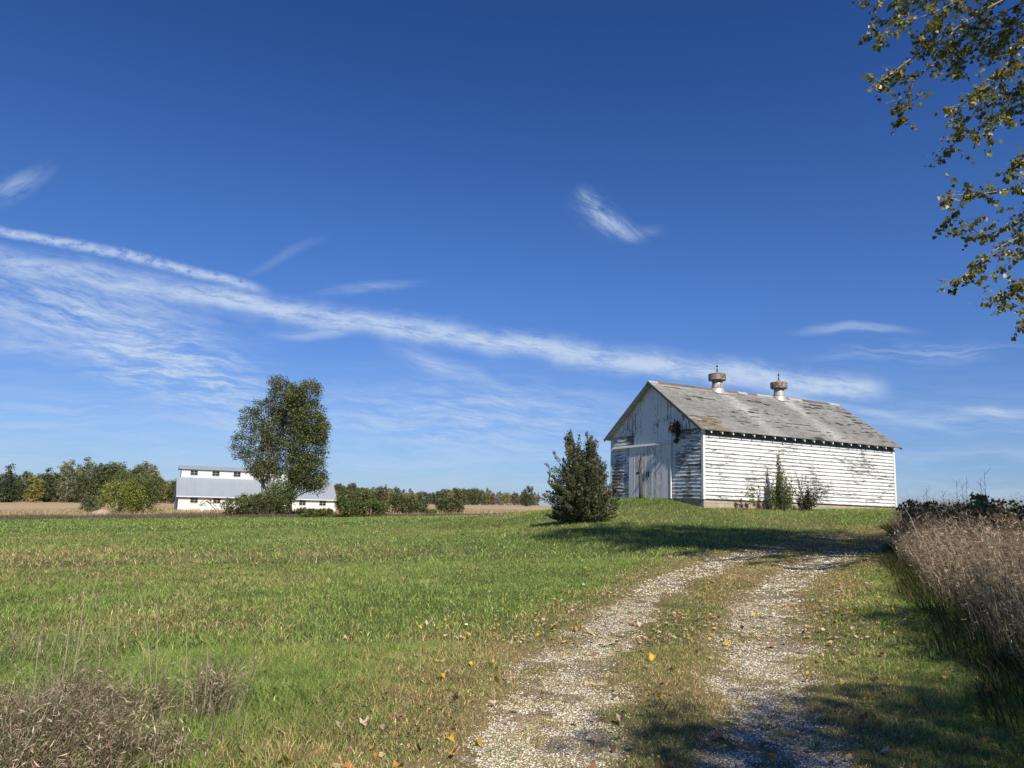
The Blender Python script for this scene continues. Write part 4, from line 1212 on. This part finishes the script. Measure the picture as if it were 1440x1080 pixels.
# ------------------------------------------------------------------ gravel stones in the ruts
def stones(n, r0, r1, s0, s1):
    th = RNG.uniform(radians(45), radians(108), n); r = r0 * (r1 / r0) ** RNG.random(n)
    x = r * np.cos(th); y = r * np.sin(th); rm = rutmask(x, y); cl = fbm(x * 3.4, y * 3.4, 81, 5)
    keep = RNG.random(n) < sstep(rm, .15, .95) * (.14 + .9 * sstep(cl, .42, .50)) + .012 * (pathdist(x, y) < 2); x, y = x[keep], y[keep]; n = len(x)
    s = s0 + (s1 - s0) * RNG.random(n) ** 2.5; s = s * (1 + (r[keep] - r0) * .05)
    z = HZ(x, y) + s * .1
    T = np.array([(1, 0, 0), (.2, .9, .1), (-.95, .1, 0), (-.1, -.95, .05), (.1, .05, .6), (0, 0, -.5)])
    F = np.array([[0, 1, 4], [1, 2, 4], [2, 3, 4], [3, 0, 4]])
    a = RNG.uniform(0, 6.28, n); J = 1 + RNG.normal(size=(n, 6, 3)) * .22
    t = T[None] * J; X = (t[..., 0] * np.cos(a)[:, None] - t[..., 1] * np.sin(a)[:, None]) * s[:, None] + x[:, None]
    Y = (t[..., 0] * np.sin(a)[:, None] + t[..., 1] * np.cos(a)[:, None]) * s[:, None] * .8 + y[:, None]; Z = t[..., 2] * s[:, None] + z[:, None]
    V = np.stack([X, Y, Z], -1).reshape(-1, 3); Fq = (np.arange(n)[:, None, None] * 6 + F[None]).reshape(-1, 3)
    c = palette(n, [(.60, .52, .39), (.76, .69, .54), (.26, .205, .14), (.84, .79, .67)], [3, 3, 2.6, 1.6], .18)
    return V, np.zeros((0, 4), int), Fq, np.repeat(c.clip(0, .9), 6, 0)
V, F, C = join([stones(380000, 4.0, 13, .0032, .0095), stones(90000, 13, 34, .011, .024)])
tag(big('gravel', V, F[1], colmat('limestone_gravel', .9, 60, .15, .1), col=C), kind='stuff')

# ------------------------------------------------------------------ tall dry grass on the right bank
_we = [ground(*q) for q in ((1440, 985), (1400, 930), (1345, 872), (1302, 830), (1278, 804), (1272, 782), (1290, 762))]
print('WEED EDGE', [tuple(np.round(q, 1)) for q in _we])
_we = [(_we[0][0] - .4, 3.0)] + [tuple(q) for q in _we] + [(_we[-1][0] + 2.5, _we[-1][1] + 7)]
def weeds_region(n, x0=3, x1=26, y0=3.5, y1=32, edge=_we):
    e = np.array(edge); x = RNG.uniform(x0, x1, n); y = RNG.uniform(y0, y1, n)
    ex = np.interp(y, e[:, 1], e[:, 0]) + (fbm(y * .7, x * 0 + 3, 91, 3) - .5) * .9
    d = x - ex; keep = (d > 0) & (RNG.random(n) < np.where(d < 2.8, 1, .35)) & (x < .95 * y + 3.2)
    return x[keep], y[keep], d[keep]


def dry_stand(name, x, y, d, hbase, tall, pal, wts, az0, nleaf=4, leafs=.16, w=.006, clump=2.0, gap=0, lz=-.25):
    k = fbm(x * clump, y * clump, 101, 3)
    if gap: q = RNG.random(len(x)) < sstep(k, gap - .06, gap + .06) + .05; x, y, d, k = x[q], y[q], d[q], k[q]
    n = len(x); z = HZ(x, y)
    h = hbase * ((.1 + .9 * d / .7) if gap else (.55 + .45 * np.clip(d / .7, 0, 1))) * (.65 + .7 * k) * RNG.uniform(.7, 1.12, n)
    az = az0 + RNG.normal(size=n) * (1.0 if gap else .7) + (k - .5) * 4 * (gap > 0); lean = RNG.uniform(.1, 1.0 if gap else .6, n)
    V, Q, T, kk = blades(x, y, z, h, np.full(n, w), lean, az, segs=3)
    c = palette(n, pal, wts, .2); parts = [(V, Q, T, np.repeat(c, kk, 0))]
    # curled leaves and seed heads along each stem
    for j in range(nleaf):
        t = RNG.uniform(.35, 1.0, n); px = x + np.cos(az) * lean * h * t * t; py = y + np.sin(az) * lean * h * t * t; pz = z + h * t * (1 - .12 * lean * t)
        P = np.stack([px, py, pz], -1); D = unit(n); D[:, 2] = D[:, 2] * .9 + lz * RNG.random(n); D[:, 0] -= .15
        lv, lf, lk = leaves(P, leafs * RNG.uniform(.4, 1.2, n) * np.clip(np.hypot(x, y) / 11, .55, 1.2), D, TEMPL_OVAL * np.array([.24, 1, 2.5]), F_OVAL)
        parts.append((lv, lf, np.zeros((0, 3), int), np.repeat(palette(n, pal, wts, .3), lk, 0)))
    V, F, C = join(parts)
    return tag(big(name, V, F, M_DRY, col=C.clip(.01, .8)), kind='stuff')


PD = [(.30, .22, .165), (.42, .32, .245), (.16, .11, .08), (.56, .46, .36), (.13, .12, .06)]
x, y, d = weeds_region(80000)
dry_stand('tall_dry_grass', x, y, d, 1.12, 0, PD, [3, 2.5, 2.4, .8, 1], pi * .97, nleaf=6, leafs=.085, w=.005, lz=.2)
x, y, d = weeds_region(1500)
dry_stand('long_straw', x, y, np.ones(len(x)), 1.55, 0, [(.62, .52, .38), (.48, .38, .27)], [1, 1], pi * .95, nleaf=1, leafs=.06, w=.006)
# green undergrowth at its foot, shade under the tall grass put into its colour
x, y, d = weeds_region(200000); keep = (d < 1.5); x, y, d = x[keep] - .45, y[keep], d[keep]; n = len(x)
V, Q, T, kk = blades(x, y, HZ(x, y), RNG.uniform(.1, .34, n) * (1 + 1.3 * np.clip(d - .3, 0, 1)), RNG.uniform(.006, .014, n), RNG.uniform(.2, 1.0, n), RNG.uniform(2.2, 4.1, n), segs=2)
tag(big('verge_grass', V, [Q, T], M_GRASS, col=np.repeat(palette(n, [(.014, .021, .008), (.022, .031, .011), (.035, .03, .018)], [3, 2, 1]), kk, 0)), kind='stuff')

# darker brush behind and leafy goldenrod on the skyline
def brush(label, u, v, Y, hw, h, pal, n=90, leaf=.07, per=30, name='bush'):
    p = at(u, v, Y); env = [(0, 0, h * .4, hw, hw * .7, h * .45)] + [(random.uniform(-.9, .9) * hw, 0, h * random.uniform(.5, .8), hw * .3, hw * .3, h * .25) for _ in range(5)]
    return tree(name, label, 'bush', p.x, p.y, env, h * .9, .03, n, per, .2, leaf, pal, [1] * len(pal), ntips=30, part='foliage', trunks=((0, 0), (.4, .1), (-.4, 0)), surf=.3, up=.5, cj=.2)


DB = [(.085, .06, .045), (.05, .04, .03), (.12, .085, .06), (.04, .045, .025)]
brush('low dark brown thicket left of the skyline plants on the right bank', 1320, 752, 22, 1.1, 1.5, DB, n=160)
brush('dark brown thicket behind the dry grass on the right bank', 1372, 752, 20, 1.2, 1.55, DB, n=170)
brush('dark brown thicket cut by the right edge behind the dry grass', 1432, 760, 17, 1.2, 1.45, DB, n=170)
brush('small green bush right of the barn at the crest', 1307, 722, 34, .75, .55, PG, n=60, leaf=.06)
GD = [(.05, .07, .03), (.075, .095, .04), (.035, .05, .022)]
brush('leafy dark green plant poking above the thicket on the right skyline', 1395, 745, 19, .55, 1.45, GD, n=70, leaf=.08)
brush('leafy dark green plant at the right edge of the skyline', 1432, 748, 17.5, .75, 1.5, GD, n=90, leaf=.08)
# bare dried stalks against the sky
STK = [(1283, 700, 24), (1302, 686, 24), (1325, 690, 23), (1345, 675, 22), (1352, 680, 22), (1359, 670, 22), (1378, 672, 20), (1384, 662, 20), (1368, 690, 21), (1312, 700, 23)]
for i, (u, v, Y) in enumerate(STK):
    top = at(u, v, Y); bx, by = top.x + random.uniform(-.1, .25), Y; z = float(HZ(bx, by)[0])
    e = empty('dried_stalk', (bx, by, z)); tag(e, 'thin bare dried stalk standing against the sky above the right thicket', 'weed stalk', 'bare dried stalks on the right skyline')
    mb = MB(); H = top.z - z; tx = top.x - bx
    mb.tube([(0, 0, 0), (tx * .3, 0, H * .5), (tx, 0, H)], [.009, .007, .003], 5); mb.build('stem', M_BARK, e)
    mb = MB()
    for k in range(7):
        t = random.uniform(.55, .98); s = random.choice((-1, 1)) * random.uniform(.05, .2)
        mb.tube([(tx * t, 0, H * t), (tx * t + s, random.uniform(-.1, .1), H * t + random.uniform(.08, .25))], [.004, .002], 4)
    mb.build('side_twigs', M_BARK, e)

# ------------------------------------------------------------------ dry clumps in the left foreground
def clump_pts(cx, cy, rx, ry, n):
    a = RNG.normal(size=(n, 2)) * .5; return cx + a[:, 0] * rx, cy + a[:, 1] * ry, .35 + .65 * np.exp(-(a ** 2).sum(1) * 2.2)
for cl, (u, v, rx, ry, n, hb) in enumerate([(30, 1110, .62, .55, 4600, .46), (-40, 1040, .6, .5, 1500, .34), (95, 1040, .30, .42, 2300, .46), (195, 1015, .22, .22, 800, .38), (285, 1015, .15, .18, 560, .38), (240, 1070, .3, .2, 350, .2), (120, 1090, .35, .25, 1300, .30)]):
    q = ground(u, v); x, y, fall = clump_pts(q[0], q[1], rx, ry, n)
    dry_stand('dry_grass_clump', x, y, fall * .7, hb * 1.15, 0, [(.30, .235, .165), (.42, .33, .235), (.11, .08, .055), (.58, .48, .36), (.12, .16, .05)], [3, 2, 3.2, 1.0, 1.9], 0.6, nleaf=4, leafs=.095, w=.0035, clump=5.5, gap=.48, lz=.8)
# looser straws spread between them
x = RNG.uniform(-6.5, -1.6, 9000); y = RNG.uniform(4.4, 9, 9000); k = fbm(x * 1.4, y * 1.4, 111, 3); keep = (RNG.random(9000) < sstep(k, .5, .7)) & (x < -.30 * y - .1); x, y = x[keep], y[keep]
dry_stand('loose_straw', x, y, np.ones(len(x)), .26, 0, [(.30, .24, .18), (.38, .31, .23), (.17, .13, .1), (.14, .20, .05)], [2, 2, 1, 5], 1.0, nleaf=1, leafs=.07, w=.003)
for i, (u0, v0, u1, v1) in enumerate([(75, 985, 105, 800), (100, 905, 140, 790), (163, 870, 165, 806), (214, 930, 190, 815), (218, 925, 218, 850), (256, 960, 261, 870), (38, 975, 54, 875), (138, 900, 137, 840), (97, 930, 117, 830), (285, 960, 290, 905)]):
    g0 = ground(u0, v0 + 60); z = float(HZ(*g0)[0]); tp = at(u1, v1, g0[1])
    e = empty('grass_stalk', (g0[0], g0[1], z)); tag(e, 'tall pale grass stalk rising above the dry clumps at lower left', 'grass stalk', 'tall grass stalks in the left foreground')
    mb = MB(); dx = tp.x - g0[0]; H = tp.z - z
    mb.tube([(0, 0, 0), (dx * .35, .02, H * .45), (dx * .8, .03, H * .85), (dx, .03, H)], [.0035, .003, .0022, .001], 4); mb.build('stem', solid('straw', (.34, .31, .19), .7, 0, .15) if i == 0 else bpy.data.materials['straw'], e)
    if i % 2 == 0:
        P = np.array([(dx * (.8 + .2 * t), .03, H * (.8 + .2 * t)) for t in np.linspace(0, 1, 26)]); D = unit(26) * .5; D[:, 2] += 1
        V, F, kk = leaves(P, .022, D); big('seed_head', V, F, M_DRY, e, col=np.tile([.38, .32, .22], (len(V), 1)))

# ------------------------------------------------------------------ fallen leaves
LC = {'yellow': (.62, .42, .06), 'tan': (.52, .38, .24), 'orange': (.50, .25, .07), 'brown': (.24, .15, .09), 'pale': (.62, .52, .40)}
def leaf_mat():
    m = leafmat('fallen_leaf', .2, rough=.55, spec=.3); return m
M_FALL = leaf_mat(); lproto = {}
for cn, c in LC.items():
    t = TEMPL_HEART.copy(); t[:, 1] -= .5; t = t * np.array([1, 1, 1.3]); t[:, 2] += .12 * t[:, 0] ** 2
    lproto[cn] = (t, c)
def leaf_spots(n, near=True):
    out = []
    while len(out) < n:
        if near: y = 4.5 + 7 * random.random() ** 1.3; x = random.uniform(-.42 * y, .62 * y)
        else: y = 9 + 24 * random.random() ** 1.1; x = random.uniform(-.25 * y, .58 * y)
        pd = float(pathdist(np.array([x]), np.array([y]))[0]); w = math.exp(-((pd - 1.6) / 1.7) ** 2) + .12
        if y > 11: w = (math.exp(-((pd - 2.0) / 2.2) ** 2) + .03) * (1.0 if float(fbm(np.array([x * .8]), np.array([y * .8]), 5, 2)[0]) > .5 else .25)
        if random.random() < w: out.append((x, y))
    return out
first = {}
for i, (x, y) in enumerate(leaf_spots(250)):
    cn = random.choices(list(LC), [3, 3.2, 1.2, 2.2, 1.8])[0]; z = float(HZ(x, y)[0])
    key = (cn, random.randrange(4))
    if key not in first:
        t, c = lproto[cn]; t = t + RNG.normal(size=t.shape) * np.array([.05, .05, .09]); t[:, 2] += RNG.uniform(.2, .9) * t[:, 0] ** 2 + RNG.uniform(-.5, .6) * t[:, 1] ** 2
        o = big('fallen_leaf', t, F_HEART, M_FALL, col=np.array(c) * RNG.uniform(.75, 1.15, (len(t), 1))); first[key] = o
    else: o = first[key].copy(); COL.objects.link(o)
    s = random.uniform(.035, .075); o.scale = (s, s, s * random.uniform(.6, 2.2)); o.location = (x, y, z + random.uniform(.015, .045))
    o.rotation_euler = (random.gauss(0, .35), random.gauss(0, .35), random.uniform(0, 6.28))
    tag(o, {'yellow': 'bright yellow', 'tan': 'tan', 'orange': 'orange brown', 'brown': 'curled dark brown', 'pale': 'pale bleached'}[cn] + ' fallen cottonwood leaf lying on the verge of the gravel track', 'leaf', 'fallen leaves along the gravel track')
sp = np.array(leaf_spots(2600, False)); P = np.column_stack([sp, HZ(sp[:, 0], sp[:, 1]) + .035])
N = np.tile([0, 0, 1.0], (len(P), 1)) + unit(len(P)) * .35; D = unit(len(P)); D[:, 2] *= .25
V, F, kk = leaves(P, RNG.uniform(.035, .07, len(P)), D, TEMPL_WIDE, F_OVAL, N)
tag(big('leaf_litter', V, F, M_FALL, col=np.repeat(palette(len(P), list(LC.values()), [3, 3, 1, 2, 2], .1).clip(0, .8), kk, 0)), kind='stuff')

# ------------------------------------------------------------------ the overhanging cottonwood
CW = [(.12, .13, .035), (.19, .175, .04), (.075, .085, .027), (.27, .21, .045), (.38, .26, .05), (.15, .09, .03)]
CWW = [3, 2.6, 3, 1.2, .5, .7]
TX, TY = 14.6, 10.6; TZ = float(HZ(TX, TY)[0])
tw = empty('cottonwood', (TX, TY, TZ - .1)); tag(tw, 'large cottonwood whose leafy branches hang into the upper right of the sky', 'tree')
O = np.array([TX, TY, TZ - .1])
# (pixel polyline, depth) of the hanging branches, turned into places in the air
BR = [([(1560, -120), (1440, -60), (1330, 10), (1222, 48)], 9.6), ([(1560, -60), (1420, -5), (1300, 70), (1238, 115)], 9.9), ([(1600, -40), (1440, 30), (1300, 100), (1268, 165)], 10.2),
      ([(1600, -120), (1500, -90), (1360, -30), (1225, 5)], 10.4), ([(1600, 10), (1480, 60), (1385, 140), (1335, 212)], 10.0), ([(1600, 60), (1500, 120), (1430, 150), (1375, 195)], 10.3),
      ([(1620, 180), (1520, 215), (1420, 265), (1333, 275)], 9.8), ([(1620, 200), (1500, 260), (1400, 330), (1340, 300)], 10.2), ([(1640, 240), (1520, 300), (1410, 345), (1343, 398)], 10.0),
      ([(1640, 280), (1540, 330), (1450, 390), (1405, 428)], 9.7), ([(1640, 330), (1540, 390), (1480, 430), (1436, 458)], 9.9),
      ([(1600, 0), (1480, 10), (1380, 70), (1290, 60)], 10.8), ([(1580, -30), (1460, 40), (1400, 110), (1350, 150)], 9.5), ([(1640, 20), (1540, 60), (1450, 110), (1410, 160)], 10.6),
      ([(1500, -120), (1420, -60), (1380, 20), (1330, 75)], 10.9), ([(1620, 220), (1530, 250), (1460, 300), (1430, 370)], 10.4), ([(1480, -120), (1400, -70), (1320, -20), (1250, 30)], 11.2),
      ([(1620, 100), (1560, 160), (1480, 200), (1420, 240)], 9.6), ([(1620, -80), (1520, -40), (1440, 20), (1400, 75)], 11.4), ([(1600, -150), (1480, -100), (1390, -40), (1290, -5)], 10.1), ([(1640, -20), (1560, 10), (1480, 60), (1440, 130)], 11.8), ([(1560, -150), (1460, -90), (1370, -20), (1310, 40)], 9.9), ([(1600, -60), (1500, -20), (1400, 25), (1345, 95)], 11.0), ([(1640, 150), (1560, 190), (1500, 240), (1440, 300)], 11.2)]
LP, LD = [], []; bm_ = MB(); rnd = random.Random(9)
def bez(P, t):
    k = t * (len(P) - 1); i = min(int(k), len(P) - 2); f = k - i
    p0 = P[max(i - 1, 0)]; p1 = P[i]; p2 = P[i + 1]; p3 = P[min(i + 2, len(P) - 1)]
    return .5 * ((2 * p1) + (p2 - p0) * f + (2 * p0 - 5 * p1 + 4 * p2 - p3) * f * f + (3 * p1 - p0 - 3 * p2 + p3) * f ** 3)
for px, Y in BR:
    P = [Vector(at(u, v, Y * 1.27 + rnd.uniform(-.5, .5))) - Vector(O) for u, v in px]
    start = Vector((rnd.uniform(-.6, .2), rnd.uniform(-.3, .6), rnd.uniform(5.0, 8.5))); 
    P = [start, start.lerp(P[0], .5) + Vector((0, 0, .5))] + P
    N_ = 30; pts = [bez(P, i / N_) for i in range(N_ + 1)]
    bm_.tube(pts, [.045 * (1 - i / N_) + .004 for i in range(N_ + 1)], 6)
    for i in range(8, N_ + 1):
        for s in range(3 if i > 14 else 2):
            t = pts[i]; L = rnd.uniform(.2, .75) * (1.15 - i / N_ * .55)
            d = Vector((rnd.gauss(-.25, .7), rnd.gauss(0, .7), rnd.gauss(-.15, .6))).normalized()
            q = [t, t + d * L * .5 + Vector((0, 0, .02)), t + d * L + Vector((0, 0, -.05 * L))]
            bm_.tube(q, [.004, .003, .0015], 3, cap=False)
            for k in range(rnd.randint(8, 15)):
                f = rnd.uniform(.15, 1.05); b = q[0].lerp(q[2], f); pd_ = Vector((rnd.gauss(0, 1), rnd.gauss(0, 1), rnd.gauss(-.5, .6))).normalized()
                LP.append(b + pd_ * rnd.uniform(.02, .05)); LD.append(pd_ + Vector((0, 0, -.5)))
LP = np.array([tuple(p) for p in LP]); LD = np.array([tuple(p) for p in LD])
V, F, kk = leaves(LP, RNG.uniform(.035, .092, len(LP)), LD, TEMPL_HEART, F_HEART)
big('hanging_leaves', V, F, M_COTTON, tw, col=np.repeat(palette(len(LP), CW, CWW, .25).clip(.01, .6), kk, 0))
bm_.build('branches', M_BARKP, tw, True)
env = [(-.5, -1, 17, 5.6, 4.2, 3.0), (.5, 0, 13.5, 4.6, 3.4, 2.6), (-3.4, -2.0, 17.5, 3.8, 3.2, 2.4), (3.2, -.5, 17, 4.5, 3.6, 3), (-1.5, -2.0, 20, 4, 3, 2.0)]
o, cc = crown_mesh('crown', env, 800, 60, .7, .13, CW, CWW, tw, material=M_COTTON, surf=.35)
mb = MB(); limbs(mb, (0, 0, 0), cc[:60], .38, (.3, 0, 17), 9); mb.build('trunk', M_BARK, tw, True)
tree('cottonwood', 'second cottonwood behind the viewpoint shading the near right grass', 'tree', 9.6, -9.2,
     [(0, 0, 11, 2.6, 2.2, 2.2), (-2.2, 4.4, 10, 1.7, .8, .7), (-2.0, 4.6, 10.3, 1.6, .7, .5), (-4.3, 4.2, 10, .7, .5, .4), (-.5, 4.5, 10, 1.0, .7, .5), (-1.2, 5.7, 10, .9, .8, .6), (-.7, 6.6, 10, .7, 1.0, .5), (-.3, 8.9, 10, .6, 1.3, .5), (2.6, 0, 12, 2.4, 2.4, 2.4), (-1, 2, 10.5, 1.2, 1.5, 1)], 13, .3, 620, 70, .6, .12, CW, CWW, ntips=40, surf=.3, material=M_COTTON)
